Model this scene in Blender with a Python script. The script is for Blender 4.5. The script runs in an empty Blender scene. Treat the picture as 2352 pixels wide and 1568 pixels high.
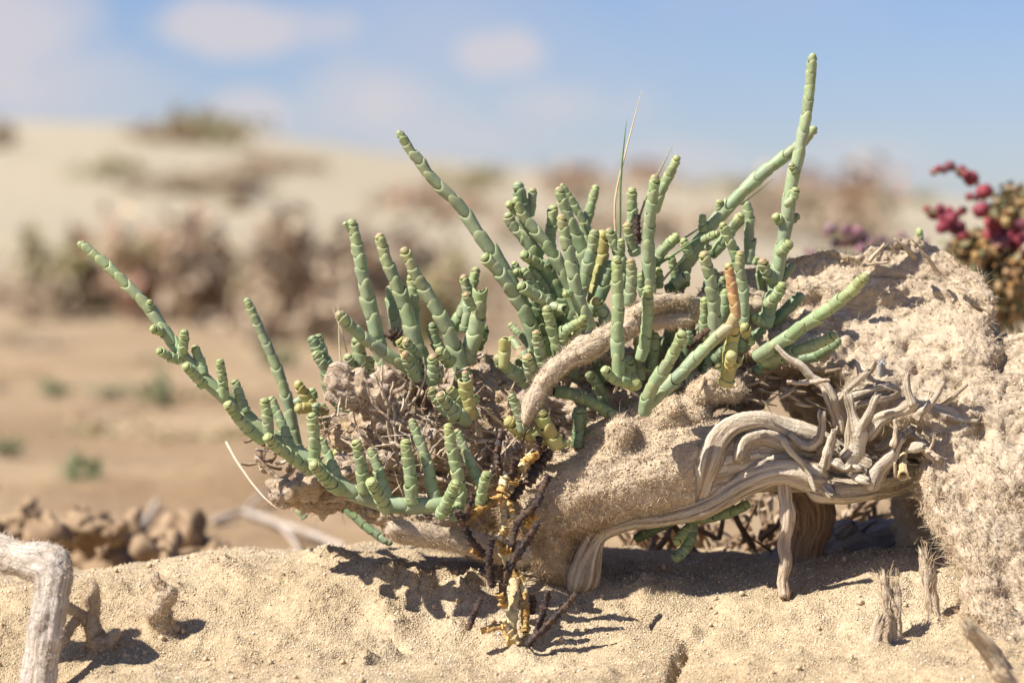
import bpy, bmesh, math, random
import numpy as np
from mathutils import Vector, Matrix, Quaternion

R = math.radians
random.seed(7)
rng = np.random.default_rng(11)
scene = bpy.context.scene
col = scene.collection

# ------------------------------------------------------------------ camera
CAM = Vector((0.0, -1.0, 0.13))
LENS, SENSOR = 55.0, 22.3
PITCH = math.atan((784 - 560) / (LENS / SENSOR * 2352))
cam_data = bpy.data.cameras.new('camera')
cam_data.lens = LENS
cam_data.sensor_width = SENSOR
cam_data.clip_start = 0.02
cam_data.clip_end = 2000
cam_data.dof.use_dof = True
cam_data.dof.focus_distance = 0.975
cam_data.dof.aperture_fstop = 4.8
cam_data.dof.aperture_blades = 7
cam = bpy.data.objects.new('camera', cam_data)
cam.location = CAM
cam.rotation_euler = (math.pi / 2 - PITCH, 0, 0)
col.objects.link(cam)
scene.camera = cam

# ------------------------------------------------------------------ sun, sky, exposure
SUN_EL = R(49)
SUN_FRONT = R(27)        # how far the sun stands on the camera's side of due left
sun_from = Vector((-math.cos(SUN_EL) * math.cos(SUN_FRONT), -math.cos(SUN_EL) * math.sin(SUN_FRONT), math.sin(SUN_EL)))
sd = bpy.data.lights.new('sun', 'SUN')
sd.energy = 5.0
sd.angle = R(0.53)
sd.color = (1.0, 0.95, 0.87)
sun = bpy.data.objects.new('sun', sd)
sun.rotation_euler = sun_from.to_track_quat('Z', 'Y').to_euler()
sun.location = (-3, -2, 5)
col.objects.link(sun)

world = bpy.data.worlds.new('World')
scene.world = world
world.use_nodes = True
wn, wl = world.node_tree.nodes, world.node_tree.links
wn.clear()
wout = wn.new('ShaderNodeOutputWorld')
wbg = wn.new('ShaderNodeBackground')
wbg.inputs['Strength'].default_value = 0.05
sky = wn.new('ShaderNodeTexSky')
sky.sky_type = 'NISHITA'
sky.sun_disc = False
sky.sun_elevation = SUN_EL
sky.sun_rotation = math.atan2(sun_from.x, sun_from.y)
sky.altitude = 0
sky.air_density = 1.0
sky.dust_density = 0.3
sky.ozone_density = 3.0
tc = wn.new('ShaderNodeTexCoord')


def wmath(op, a, b=None, c=None):
    n = wn.new('ShaderNodeMath')
    n.operation = op
    for i, v in enumerate((a, b, c)):
        if v is None:
            continue
        if isinstance(v, (int, float)):
            n.inputs[i].default_value = v
        else:
            wl.new(v, n.inputs[i])
    return n.outputs[0]


# clouds: soft puffs laid out by direction, plus a thin field of the same kind all round
wsep = wn.new('ShaderNodeSeparateXYZ')
wl.new(tc.outputs['Generated'], wsep.inputs[0])
wnoise = wn.new('ShaderNodeTexNoise')
wnoise.inputs['Scale'].default_value = 19
wnoise.inputs['Detail'].default_value = 7
wl.new(tc.outputs['Generated'], wnoise.inputs['Vector'])
wob = wmath('MULTIPLY', wmath('SUBTRACT', wnoise.outputs[0], 0.5), 3.2)
FPX = LENS / SENSOR * 2352
az = wmath('ARCTAN2', wsep.outputs[0], wsep.outputs[1])
el = wmath('ARCSINE', wsep.outputs[2])
cloud = None
for (cx, cy, rx, ry, s) in [(560, 65, 260, 75, .95), (720, 60, 110, 50, .6), (830, 225, 170, 110, .7), (1150, 125, 110, 60, .8),
                            (1310, 245, 190, 75, .6), (30, 60, 260, 130, .75), (30, 190, 60, 60, .6), (160, 190, 260, 120, .5),
                            (590, 265, 120, 70, .6), (1100, 320, 420, 60, .4), (1500, 380, 460, 60, .38),
                            (1950, 380, 200, 80, .35), (900, 280, 300, 80, .35)]:
    a0 = math.atan((cx - 1176) / FPX)
    e0 = math.atan((784 - cy) / FPX) - PITCH
    dx = wmath('MULTIPLY', wmath('SUBTRACT', az, a0), FPX / rx)
    dy = wmath('MULTIPLY', wmath('SUBTRACT', el, e0), FPX / ry)
    d2 = wmath('ADD', wmath('MULTIPLY', dx, dx), wmath('MULTIPLY', dy, dy))
    v = wmath('MULTIPLY', wmath('SUBTRACT', wmath('ADD', 1.3, wob), d2), s)
    v = wmath('MAXIMUM', v, 0)
    cloud = v if cloud is None else wmath('MAXIMUM', cloud, v)
wfield = wn.new('ShaderNodeTexNoise')
wfield.inputs['Scale'].default_value = 5
wfield.inputs['Detail'].default_value = 5
wl.new(tc.outputs['Generated'], wfield.inputs['Vector'])
thin = wmath('MULTIPLY', wmath('MAXIMUM', wmath('SUBTRACT', wfield.outputs[0], 0.53), 0), 1.6)
cloud = wmath('MINIMUM', wmath('MAXIMUM', cloud, thin), 0.85)
skytint = wn.new('ShaderNodeMix')
skytint.data_type = 'RGBA'
skytint.blend_type = 'MULTIPLY'
skytint.inputs[0].default_value = 1
wl.new(sky.outputs[0], skytint.inputs[6])
skytint.inputs[7].default_value = (1.0, 1.03, 1.34, 1)
wmix = wn.new('ShaderNodeMix')
wmix.data_type = 'RGBA'
wl.new(cloud, wmix.inputs[0])
wl.new(skytint.outputs[2], wmix.inputs[6])
wmix.inputs[7].default_value = (7.7, 7.3, 7.7, 1)
wl.new(wmix.outputs[2], wbg.inputs['Color'])
wl.new(wbg.outputs[0], wout.inputs[0])

scene.view_settings.view_transform = 'Standard'
scene.view_settings.look = 'None'
scene.view_settings.exposure = 0.82
scene.view_settings.gamma = 1.0
scene.view_settings.use_curve_mapping = False
scene.render.engine = 'CYCLES'
scene.cycles.use_denoising = True
scene.cycles.max_bounces = 4
scene.cycles.sample_clamp_indirect = 8


# ------------------------------------------------------------------ helpers
def at(px, py, Y):
    """point at depth Y (world y) seen at a place measured in a 2352 x 1568 copy of the photograph"""
    cx, cy = (px - 1176) / FPX, -(py - 784) / FPX
    d = Vector((cx, math.cos(PITCH) + cy * math.sin(PITCH), -math.sin(PITCH) + cy * math.cos(PITCH)))
    return CAM + d * ((Y + 1.0) / d.y)


def mm(px, Y=0.0):
    """length in metres of so many pixels at depth Y"""
    return px / FPX * (1 + Y)


CROPS = {'P': (0, 0, 1.0), 'A': (200, 850, 1100), 'B': (900, 1350, 1100), 'C': (1200, 450, 1100), 'D': (1900, 550, 1100),
         'E': (2000, 1000, 1100), 'F': (2600, 850, 1100), 'G': (1900, 1550, 1100), 'H': (3200, 600, 896), 'I': (2900, 1400, 1100),
         'J': (3346, 1250, 750), 'K': (3346, 1700, 750), 'L': (1400, 1950, 1100), 'M': (1400, 1200, 750)}


def crop(c, x, y):
    if c == 'P':
        return x, y
    x0, y0, w = CROPS[c]
    k = w / 2352
    return (x0 + x * k) / 1.74150, (y0 + y * k) / 1.74150


def ck(c):
    return 1.0 if c == 'P' else CROPS[c][2] / 2352 / 1.7415


_perm = np.random.default_rng(5).permutation(512).astype(np.int64)
_grad = np.random.default_rng(6).normal(size=(512, 3))
_grad /= np.linalg.norm(_grad, axis=1)[:, None]


def perlin(p):
    p = np.asarray(p, dtype=np.float64)
    pi = np.floor(p).astype(np.int64)
    pf = p - pi
    u = pf * pf * pf * (pf * (pf * 6 - 15) + 10)
    out = np.zeros(len(p))
    for dx in (0, 1):
        hx = _perm[(pi[:, 0] + dx) & 511]
        wx = u[:, 0] if dx else 1 - u[:, 0]
        for dy in (0, 1):
            hy = _perm[(hx + pi[:, 1] + dy) & 511]
            wy = u[:, 1] if dy else 1 - u[:, 1]
            for dz in (0, 1):
                g = _grad[_perm[(hy + pi[:, 2] + dz) & 511]]
                wz = u[:, 2] if dz else 1 - u[:, 2]
                out += wx * wy * wz * (g[:, 0] * (pf[:, 0] - dx) + g[:, 1] * (pf[:, 1] - dy) + g[:, 2] * (pf[:, 2] - dz))
    return out * 1.6


def fbm(p, octaves=4, gain=0.5, lac=2.03):
    p = np.asarray(p, dtype=np.float64)
    a, s = 1.0, np.zeros(len(p))
    for i in range(octaves):
        s += a * perlin(p + i * 17.3)
        p = p * lac
        a *= gain
    return s


def ridged(p, octaves=3):
    a, s = 1.0, np.zeros(len(p))
    for i in range(octaves):
        s += a * (1 - 2 * np.abs(perlin(p + i * 9.1)))
        p = p * 2.1
        a *= 0.5
    return s


def np_mesh(name, verts, faces, smooth=True):
    """verts (n,3) array, faces (m,k) array of one k"""
    me = bpy.data.meshes.new(name)
    v = np.ascontiguousarray(verts, dtype=np.float32)
    f = np.ascontiguousarray(faces, dtype=np.int32)
    me.vertices.add(len(v))
    me.vertices.foreach_set('co', v.ravel())
    k = f.shape[1]
    me.loops.add(f.size)
    me.loops.foreach_set('vertex_index', f.ravel())
    me.polygons.add(len(f))
    me.polygons.foreach_set('loop_start', np.arange(0, f.size, k, dtype=np.int32))
    me.polygons.foreach_set('loop_total', np.full(len(f), k, dtype=np.int32))
    me.update(calc_edges=True)
    if smooth:
        me.polygons.foreach_set('use_smooth', np.ones(len(f), dtype=bool))
    me.validate()
    return me


def add_attr(me, name, data):
    a = me.attributes.new(name, 'FLOAT_VECTOR', 'POINT')
    a.data.foreach_set('vector', np.ascontiguousarray(data, dtype=np.float32).ravel())


def obj(name, me, mat=None, parent=None, color=None):
    o = bpy.data.objects.new(name, me)
    col.objects.link(o)
    if mat is not None and me is not None and not me.materials:
        me.materials.append(mat)
    if parent is not None:
        o.parent = parent
    if color is not None:
        o.color = (*color, 1)
    return o


def tag(o, label, cat, group=None):
    o['label'] = label
    o['category'] = cat
    if group:
        o['group'] = group
    return o


def thing(name, loc, label, cat, group=None):
    o = bpy.data.objects.new(name, None)
    o.empty_display_size = 0.01
    o.location = loc
    col.objects.link(o)
    return tag(o, label, cat, group)


def place(o, parent):
    """keep world-space mesh coordinates under an Empty that sits elsewhere"""
    o.parent = parent
    o.matrix_parent_inverse = Matrix.Translation(-Vector(parent.location))
    return o


def catmull(pts, n):
    pts = [np.array(p, dtype=float) for p in pts]
    if len(pts) == 2:
        return np.array([pts[0] + (pts[1] - pts[0]) * t for t in np.linspace(0, 1, n)])
    P = [2 * pts[0] - pts[1]] + pts + [2 * pts[-1] - pts[-2]]
    out = []
    m = len(pts) - 1
    for t in np.linspace(0, m, n):
        i = min(int(t), m - 1)
        u = t - i
        a, b, c, d = P[i], P[i + 1], P[i + 2], P[i + 3]
        out.append(0.5 * ((2 * b) + (-a + c) * u + (2 * a - 5 * b + 4 * c - d) * u * u + (-a + 3 * b - 3 * c + d) * u ** 3))
    return np.array(out)


def frames(path):
    t = np.gradient(path, axis=0)
    t /= np.linalg.norm(t, axis=1)[:, None] + 1e-12
    n = np.zeros_like(t)
    ref = np.array([0.0, -1.0, 0.1])
    if abs(np.dot(ref, t[0])) > 0.9 * np.linalg.norm(ref):
        ref = np.array([1.0, 0, 0])
    n0 = ref - t[0] * np.dot(ref, t[0])
    n[0] = n0 / np.linalg.norm(n0)
    for i in range(1, len(t)):
        v = n[i - 1] - t[i] * np.dot(n[i - 1], t[i])
        n[i] = v / (np.linalg.norm(v) + 1e-12)
    return t, n, np.cross(t, n)


def tube(pts, radii, sides=10, step=None, ridge=0.10, seed=0, flat=1.0, blunt=0.55, twist=0.0, lump=0.12, jag=0.0, gnarl=0.15):
    """organic tapering stick with lengthwise grain ridges; returns verts, faces (quads), grain"""
    pts = [Vector(p) for p in pts]
    L = sum((pts[i + 1] - pts[i]).length for i in range(len(pts) - 1))
    rm = float(np.mean(radii))
    step = step or max(rm * 0.55, L / 60)
    n = max(6, int(L / step) + 2)
    path = catmull(pts, n)
    path = path + np.stack([perlin(path / (rm * 5) + seed + 31 * k) for k in range(3)], 1) * rm * gnarl
    rr = np.interp(np.linspace(0, 1, n), np.linspace(0, 1, len(radii)), radii)
    s = np.concatenate([[0], np.cumsum(np.linalg.norm(np.diff(path, axis=0), axis=1))])
    if gnarl > .2:
        rr = rr * (1 + .22 * perlin(np.stack([s / (rm * 2.2), 0 * s + seed, 0 * s], 1)) + .10 * perlin(np.stack([s / (rm * .9), 0 * s + seed * 2, 0 * s], 1)))
    t, nn, bb = frames(path)
    # blunt ends: extra shrinking rings
    ex0, ex1 = path[0] - t[0] * rr[0] * 0.25, path[-1] + t[-1] * rr[-1] * 0.25
    path = np.vstack([ex0, path, ex1])
    rr = np.concatenate([[rr[0] * blunt], rr, [rr[-1] * blunt]])
    t = np.vstack([t[:1], t, t[-1:]])
    nn = np.vstack([nn[:1], nn, nn[-1:]])
    bb = np.vstack([bb[:1], bb, bb[-1:]])
    s = np.concatenate([[-rr[0] * .3], s, [s[-1] + rr[-1] * .3]])
    th = np.linspace(0, 2 * np.pi, sides, endpoint=False)
    TH = th[None, :] + twist * s[:, None] / max(rm, 1e-6)
    c, sn = np.cos(TH), np.sin(TH) * flat
    g = np.stack([np.cos(th)[None, :] * rm + 0 * s[:, None], np.sin(th)[None, :] * rm + 0 * s[:, None], s[:, None] + 0 * th[None, :]], 2)
    gg = g.reshape(-1, 3)
    k = np.array([1 / (rm * .7), 1 / (rm * .7), 1 / (rm * 9)])
    disp = 1 + ridge * perlin(gg * k + seed * 3.7) + ridge * .7 * perlin(gg * k * 2.3 + seed) + lump * perlin(gg * np.array([.5, .5, .5]) / rm + seed * 1.3)
    rad = rr[:, None] * disp.reshape(len(s), sides)
    v = path[:, None, :] + (nn[:, None, :] * c[..., None] + bb[:, None, :] * sn[..., None]) * rad[..., None]
    if jag:
        rj = np.random.default_rng(int(abs(seed) * 10) % 9973)
        for e, sg in ((-1, 1), (-2, .5)):
            v[e] += t[e] * (rj.normal(size=(sides, 1)) * rr[-2] * jag * sg)
    m = len(s)
    verts = np.vstack([v.reshape(-1, 3), path[:1], path[-1:]])
    i = np.arange(m - 1)[:, None] * sides
    j = np.arange(sides)[None, :]
    j2 = (j + 1) % sides
    f = np.stack([i + j, i + j2, i + sides + j2, i + sides + j], 2).reshape(-1, 4)
    c0, c1 = m * sides, m * sides + 1
    jj = np.arange(sides)
    cap0 = np.stack([jj[1:-1] * 0, jj[2:], jj[1:-1], jj[1:-1]], 1)
    f0 = np.stack([np.full(sides // 2, c0), (jj[::2] + 2) % sides, (jj[::2] + 1) % sides, jj[::2]], 1)
    b = (m - 1) * sides
    f1 = np.stack([np.full(sides // 2, c1), b + jj[::2], b + (jj[::2] + 1) % sides, b + (jj[::2] + 2) % sides], 1)
    grain = np.vstack([gg, gg[:1], gg[-1:]]) + np.array([seed * .013 % 1, 0, 0])
    return verts, np.vstack([f, f0, f1]), grain


def stick(name, pts, radii, mat, parent=None, **kw):
    v, f, g = tube(pts, radii, **kw)
    me = np_mesh(name, v, f)
    add_attr(me, 'grain', g)
    o = obj(name, me, mat)
    if parent is not None:
        place(o, parent)
    return o


_ico = None


def icosphere(sub):
    bm = bmesh.new()
    bmesh.ops.create_icosphere(bm, subdivisions=sub, radius=1)
    v = np.array([p.co[:] for p in bm.verts])
    f = np.array([[q.index for q in p.verts] for p in bm.faces])
    bm.free()
    return v, f


ICO2, ICO2F = icosphere(2)
ICO1, ICO1F = icosphere(1)


def sculpt(strokes, voxel, smooth_it=6, ystretch=1.0):
    """strokes: list of [(Vector, radius), ...]; returns verts, quads, normals, grain and the nearest stroke's id.
    A union of swept balls is voxel-remeshed into one skin."""
    V, F, n0 = [], [], 0
    for st in strokes:
        pts = [np.array(p) for p, r in st]
        rr = [r for p, r in st]
        if len(pts) == 1:
            path, rad = np.array(pts), np.array(rr)
        else:
            L = sum(np.linalg.norm(pts[i + 1] - pts[i]) for i in range(len(pts) - 1))
            n = max(3, int(L / (0.3 * min(rr))) + 1)
            n = min(n, 90)
            path = catmull(pts, n)
            rad = np.interp(np.linspace(0, 1, n), np.linspace(0, 1, len(rr)), rr)
        for c, r in zip(path, rad):
            V.append(ICO2 * r * np.array([1, ystretch, 1]) + c)
            F.append(ICO2F + n0)
            n0 += len(ICO2)
    me = np_mesh('tmp', np.vstack(V), np.vstack(F))
    o = bpy.data.objects.new('tmp', me)
    col.objects.link(o)
    m = o.modifiers.new('r', 'REMESH')
    m.mode = 'VOXEL'
    m.voxel_size = voxel
    if smooth_it:
        m2 = o.modifiers.new('s', 'SMOOTH')
        m2.iterations = smooth_it
        m2.factor = 0.5
    dg = bpy.context.evaluated_depsgraph_get()
    ev = bpy.data.meshes.new_from_object(o.evaluated_get(dg))
    nv = len(ev.vertices)
    v = np.zeros(nv * 3, dtype=np.float32)
    ev.vertices.foreach_get('co', v)
    v = v.reshape(-1, 3).astype(float)
    nf = len(ev.polygons)
    li = np.zeros(len(ev.loops), dtype=np.int32)
    ev.loops.foreach_get('vertex_index', li)
    f = li.reshape(nf, 4)
    bpy.data.objects.remove(o)
    bpy.data.meshes.remove(me)
    bpy.data.meshes.remove(ev)
    # grain coordinates from the nearest stroke
    best = np.full(nv, 1e9)
    grain = np.zeros((nv, 3))
    sid = np.zeros(nv, dtype=int)
    tang = np.zeros((nv, 3))
    for k, st in enumerate(strokes):
        pts = [np.array(p) for p, r in st]
        rr = [r for p, r in st]
        if len(pts) == 1:
            pts = [pts[0], pts[0] + np.array([1e-4, 0, 0])]
            rr = rr * 2
        n = len(pts) * 4
        path = catmull(pts, n)
        rad = np.interp(np.linspace(0, 1, n), np.linspace(0, 1, len(rr)), rr)
        t, nn, bb = frames(path)
        s = np.concatenate([[0], np.cumsum(np.linalg.norm(np.diff(path, axis=0), axis=1))])
        rm = float(np.mean(rr))
        for i in range(n - 1):
            a, b = path[i], path[i + 1]
            ab = b - a
            l2 = ab @ ab + 1e-14
            u = np.clip(((v - a) @ ab) / l2, 0, 1)
            q = v - (a + u[:, None] * ab)
            d = np.linalg.norm(q, axis=1) - (rad[i] + u * (rad[i + 1] - rad[i]))
            w = d < best
            if not w.any():
                continue
            best[w] = d[w]
            x, y = q[w] @ nn[i], q[w] @ bb[i]
            h = np.hypot(x, y) + 1e-9
            grain[w] = np.stack([x / h * rm + k * 0.0373, y / h * rm, s[i] + u[w] * (s[i + 1] - s[i])], 1)
            sid[w] = k
            tang[w] = t[i]
    return v, f, grain, sid, tang


def vnormals(v, f):
    a, b, c, d = (v[f[:, i]] for i in range(4))
    fn = np.cross(c - a, d - b)
    n = np.zeros_like(v)
    for i in range(4):
        np.add.at(n, f[:, i], fn)
    return n / (np.linalg.norm(n, axis=1)[:, None] + 1e-15)


def S(c, Y, *pts, dY=None):
    """stroke from pixel triples (x, y, radius px); Y in metres (start, end)"""
    k = ck(c)
    out = []
    n = len(pts)
    y0, y1 = Y if isinstance(Y, tuple) else (Y, Y)
    for i, (x, y, r) in enumerate(pts):
        yy = y0 + (y1 - y0) * i / max(1, n - 1)
        px, py = crop(c, x, y)
        out.append((at(px, py, yy), mm(r * k, yy)))
    return out


# ------------------------------------------------------------------ materials
def nodes(name):
    m = bpy.data.materials.new(name)
    m.use_nodes = True
    n, l = m.node_tree.nodes, m.node_tree.links
    return m, n, l, n['Principled BSDF']


def ramp(n, l, src, stops):
    r = n.new('ShaderNodeValToRGB')
    e = r.color_ramp.elements
    e[0].position, e[0].color = stops[0][0], (*stops[0][1], 1)
    e[1].position, e[1].color = stops[-1][0], (*stops[-1][1], 1)
    for p, c in stops[1:-1]:
        q = e.new(p)
        q.color = (*c, 1)
    l.new(src, r.inputs[0])
    return r.outputs[0]


def noise(n, l, vec, scale, detail=4, rough=0.55, dist=0.0):
    t = n.new('ShaderNodeTexNoise')
    t.inputs['Scale'].default_value = scale
    t.inputs['Detail'].default_value = detail
    t.inputs['Roughness'].default_value = rough
    t.inputs['Distortion'].default_value = dist
    if vec is not None:
        l.new(vec, t.inputs['Vector'])
    return t.outputs[0]


def mix(n, l, fac, a, b, mode='MIX'):
    x = n.new('ShaderNodeMix')
    x.data_type = 'RGBA'
    x.blend_type = mode
    for s, v in ((x.inputs[0], fac), (x.inputs[6], a), (x.inputs[7], b)):
        if isinstance(v, (int, float)):
            s.default_value = v
        elif isinstance(v, tuple):
            s.default_value = (*v, 1)
        else:
            l.new(v, s)
    return x.outputs[2]


def bump(n, l, bsdf, h, strength, dist):
    b = n.new('ShaderNodeBump')
    b.inputs['Strength'].default_value = strength
    b.inputs['Distance'].default_value = dist
    l.new(h, b.inputs['Height'])
    l.new(b.outputs[0], bsdf.inputs['Normal'])


def mapping(n, l, vec, scale):
    m = n.new('ShaderNodeMapping')
    m.inputs['Scale'].default_value = scale
    l.new(vec, m.inputs[0])
    return m.outputs[0]


def mat_sand():
    m, n, l, b = nodes('dry_sand')
    g = n.new('ShaderNodeNewGeometry').outputs['Position']
    big = noise(n, l, g, 9, 5)
    c1 = ramp(n, l, big, [(.3, (.43, .32, .19)), (.55, (.52, .41, .265)), (.75, (.58, .48, .335))])
    far = noise(n, l, g, .6, 5)
    sepn = n.new('ShaderNodeSeparateXYZ')
    l.new(g, sepn.inputs[0])
    mrn = n.new('ShaderNodeMapRange')
    mrn.inputs[1].default_value, mrn.inputs[2].default_value = .12, .4
    l.new(sepn.outputs[1], mrn.inputs[0])
    soil = mix(n, l, .5, ramp(n, l, far, [(.38, (.34, .225, .125)), (.6, (.46, .345, .215))]), ramp(n, l, noise(n, l, g, 3.5, 4), [(.38, (.30, .20, .11)), (.6, (.47, .35, .22))]))
    c1 = mix(n, l, mrn.outputs[0], c1, soil)
    # pale dune sand far off: the dunes are of cleaner, whiter sand than the soil by the plant
    sep = n.new('ShaderNodeSeparateXYZ')
    l.new(g, sep.inputs[0])
    mr = n.new('ShaderNodeMapRange')
    mr.inputs[1].default_value, mr.inputs[2].default_value = 3.0, 13.0
    l.new(sep.outputs[1], mr.inputs[0])
    c1 = mix(n, l, mr.outputs[0], c1, (.405, .35, .255))
    vor = n.new('ShaderNodeTexVoronoi')
    vor.inputs['Scale'].default_value = 1300
    l.new(g, vor.inputs['Vector'])
    gr = ramp(n, l, vor.outputs['Color'], [(0, (.62, .56, .5)), (.5, (1, 1, 1)), (.86, (1.05, 1.03, 1)), (1, (1.5, 1.5, 1.5))])
    c = mix(n, l, .8, c1, gr, 'MULTIPLY')
    sp = ramp(n, l, noise(n, l, g, 420, 3, .7), [(.33, (.55, .48, .42)), (.45, (1, 1, 1))])
    c = mix(n, l, .75, c, sp, 'MULTIPLY')
    l.new(c, b.inputs['Base Color'])
    b.inputs['Roughness'].default_value = .95
    b.inputs['Specular IOR Level'].default_value = .15
    f1 = noise(n, l, g, 1500, 3, .7)
    ad = n.new('ShaderNodeMath')
    ad.operation = 'ADD'
    l.new(f1, ad.inputs[0])
    l.new(vor.outputs['Distance'], ad.inputs[1])
    pm = n.new('ShaderNodeMath')
    pm.operation = 'MULTIPLY'
    l.new(ad.outputs[0], pm.inputs[0])
    l.new(ramp(n, l, noise(n, l, g, 70, 4, .6), [(.35, (.25, .25, .25)), (.68, (1, 1, 1))]), pm.inputs[1])
    bump(n, l, b, pm.outputs[0], 1.0, .0011)
    return m


def mat_wood(name, dark, mid, light, sandy=0.0, sandcol=(.55, .40, .24), along=70, across=900, bumpd=.0009, grey=0.25, bare=None):
    m, n, l, b = nodes(name)
    a = n.new('ShaderNodeAttribute')
    a.attribute_name = 'grain'
    v = a.outputs['Vector']
    g = n.new('ShaderNodeNewGeometry').outputs['Position']
    st = noise(n, l, mapping(n, l, v, (across, across, along)), 1, 5, .6, .4)
    st2 = noise(n, l, mapping(n, l, v, (across * .28, across * .28, along * .3)), 1, 4, .6)
    c = ramp(n, l, st, [(.39, dark), (.48, mid), (.59, light)])
    c = mix(n, l, .35, c, ramp(n, l, st2, [(.3, tuple(x * .75 for x in mid)), (.65, tuple(min(.8, x * 1.08) for x in light))]))
    st3 = noise(n, l, mapping(n, l, v, (across * .45, across * .45, along * .22)), 1, 3, .5, .2)
    crackc = ramp(n, l, st3, [(.455, (1, 1, 1)), (.485, (.38, .31, .25)), (.515, (1, 1, 1))])
    c = mix(n, l, .8, c, crackc, 'MULTIPLY')
    gy = ramp(n, l, noise(n, l, g, 45, 3), [(.45, (0, 0, 0)), (.65, (1, 1, 1))])
    gm = n.new('ShaderNodeMath')
    gm.operation = 'MULTIPLY'
    l.new(gy, gm.inputs[0])
    gm.inputs[1].default_value = grey
    c = mix(n, l, gm.outputs[0], c, (.40, .37, .35))
    h = n.new('ShaderNodeMath')
    h.operation = 'ADD'
    l.new(st, h.inputs[0])
    fz = noise(n, l, g, 900, 4, .75)
    l.new(fz, h.inputs[1])
    if sandy > 0:
        sm = noise(n, l, g, 55, 5, .65)
        if bare:
            ba = n.new('ShaderNodeAttribute')
            ba.attribute_name = bare
            mb = n.new('ShaderNodeMath')
            mb.operation = 'MULTIPLY_ADD'
            l.new(ba.outputs['Fac'], mb.inputs[0])
            mb.inputs[1].default_value = -.62
            ad2 = n.new('ShaderNodeMath')
            ad2.operation = 'ADD'
            l.new(sm, ad2.inputs[0])
            ad2.inputs[1].default_value = .32
            l.new(ad2.outputs[0], mb.inputs[2])
            sm = mb.outputs[0]
        sr = ramp(n, l, sm, [(.62 - sandy * .35, (0, 0, 0)), (.78 - sandy * .35, (1, 1, 1))])
        sc_ = mix(n, l, noise(n, l, g, 300, 4, .7), tuple(x * .62 for x in sandcol), tuple(min(.85, x * 1.3) for x in sandcol))
        c = mix(n, l, sr, c, sc_)
    l.new(c, b.inputs['Base Color'])
    b.inputs['Roughness'].default_value = .85
    b.inputs['Specular IOR Level'].default_value = .25
    bump(n, l, b, h.outputs[0], .9, bumpd)
    return m


def mat_plant():
    m, n, l, b = nodes('glasswort_skin')
    oi = n.new('ShaderNodeObjectInfo')
    tcn = n.new('ShaderNodeTexCoord')
    sep = n.new('ShaderNodeSeparateXYZ')
    l.new(tcn.outputs['Generated'], sep.inputs[0])
    g = n.new('ShaderNodeNewGeometry').outputs['Position']
    rim = ramp(n, l, sep.outputs[2], [(.60, (0, 0, 0)), (.95, (1, 1, 1))])
    rm = n.new('ShaderNodeMath')
    rm.operation = 'MULTIPLY'
    l.new(rim, rm.inputs[0])
    l.new(noise(n, l, g, 160, 2), rm.inputs[1])
    rim2 = n.new('ShaderNodeMath')
    rim2.operation = 'MULTIPLY'
    l.new(rm.outputs[0], rim2.inputs[0])
    rim2.inputs[1].default_value = .8
    c = mix(n, l, rim2.outputs[0], oi.outputs['Color'], (.37, .37, .165))
    # blushing growing points: the object's alpha says how much
    pk = n.new('ShaderNodeMath')
    pk.operation = 'SUBTRACT'
    pk.inputs[0].default_value = 1
    l.new(oi.outputs['Alpha'], pk.inputs[1])
    pk2 = n.new('ShaderNodeMath')
    pk2.operation = 'MULTIPLY'
    l.new(pk.outputs[0], pk2.inputs[0])
    l.new(ramp(n, l, sep.outputs[2], [(.45, (0, 0, 0)), (.85, (1, 1, 1))]), pk2.inputs[1])
    c = mix(n, l, pk2.outputs[0], c, (.40, .17, .15))
    pale = ramp(n, l, noise(n, l, g, 330, 4, .6), [(.3, (.82, .86, .80)), (.7, (1.13, 1.1, 1.16))])
    c = mix(n, l, 1.0, c, pale, 'MULTIPLY')
    # salt specks
    vor = n.new('ShaderNodeTexVoronoi')
    vor.inputs['Scale'].default_value = 620
    l.new(g, vor.inputs['Vector'])
    sm = ramp(n, l, vor.outputs['Distance'], [(.10, (1, 1, 1)), (.17, (0, 0, 0))])
    pick = ramp(n, l, vor.outputs['Color'], [(.60, (0, 0, 0)), (.64, (1, 1, 1))])
    s2 = mix(n, l, 1.0, sm, pick, 'MULTIPLY')
    c = mix(n, l, s2, c, (.62, .60, .46))
    l.new(c, b.inputs['Base Color'])
    b.inputs['Roughness'].default_value = .48
    b.inputs['Specular IOR Level'].default_value = .35
    b.inputs['Subsurface Weight'].default_value = .15
    b.inputs['Subsurface Radius'].default_value = (.8, .9, .4)
    b.inputs['Subsurface Scale'].default_value = .0022
    bump(n, l, b, noise(n, l, g, 800, 3), .25, .0003)
    return m


def mat_object(name, rough=.8, scale=300, contrast=.35, spec=.25, bumpd=.0006, sss=0):
    """colour comes from the object, broken up by fine noise"""
    m, n, l, b = nodes(name)
    oi = n.new('ShaderNodeObjectInfo')
    g = n.new('ShaderNodeNewGeometry').outputs['Position']
    nz = noise(n, l, g, scale, 4, .65)
    k = ramp(n, l, nz, [(.28, (1 - contrast,) * 3), (.72, (1 + contrast,) * 3)])
    c = mix(n, l, 1.0, oi.outputs['Color'], k, 'MULTIPLY')
    l.new(c, b.inputs['Base Color'])
    b.inputs['Roughness'].default_value = rough
    b.inputs['Specular IOR Level'].default_value = spec
    if sss:
        b.inputs['Subsurface Weight'].default_value = sss
        b.inputs['Subsurface Scale'].default_value = .002
    bump(n, l, b, nz, .8, bumpd)
    return m


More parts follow.
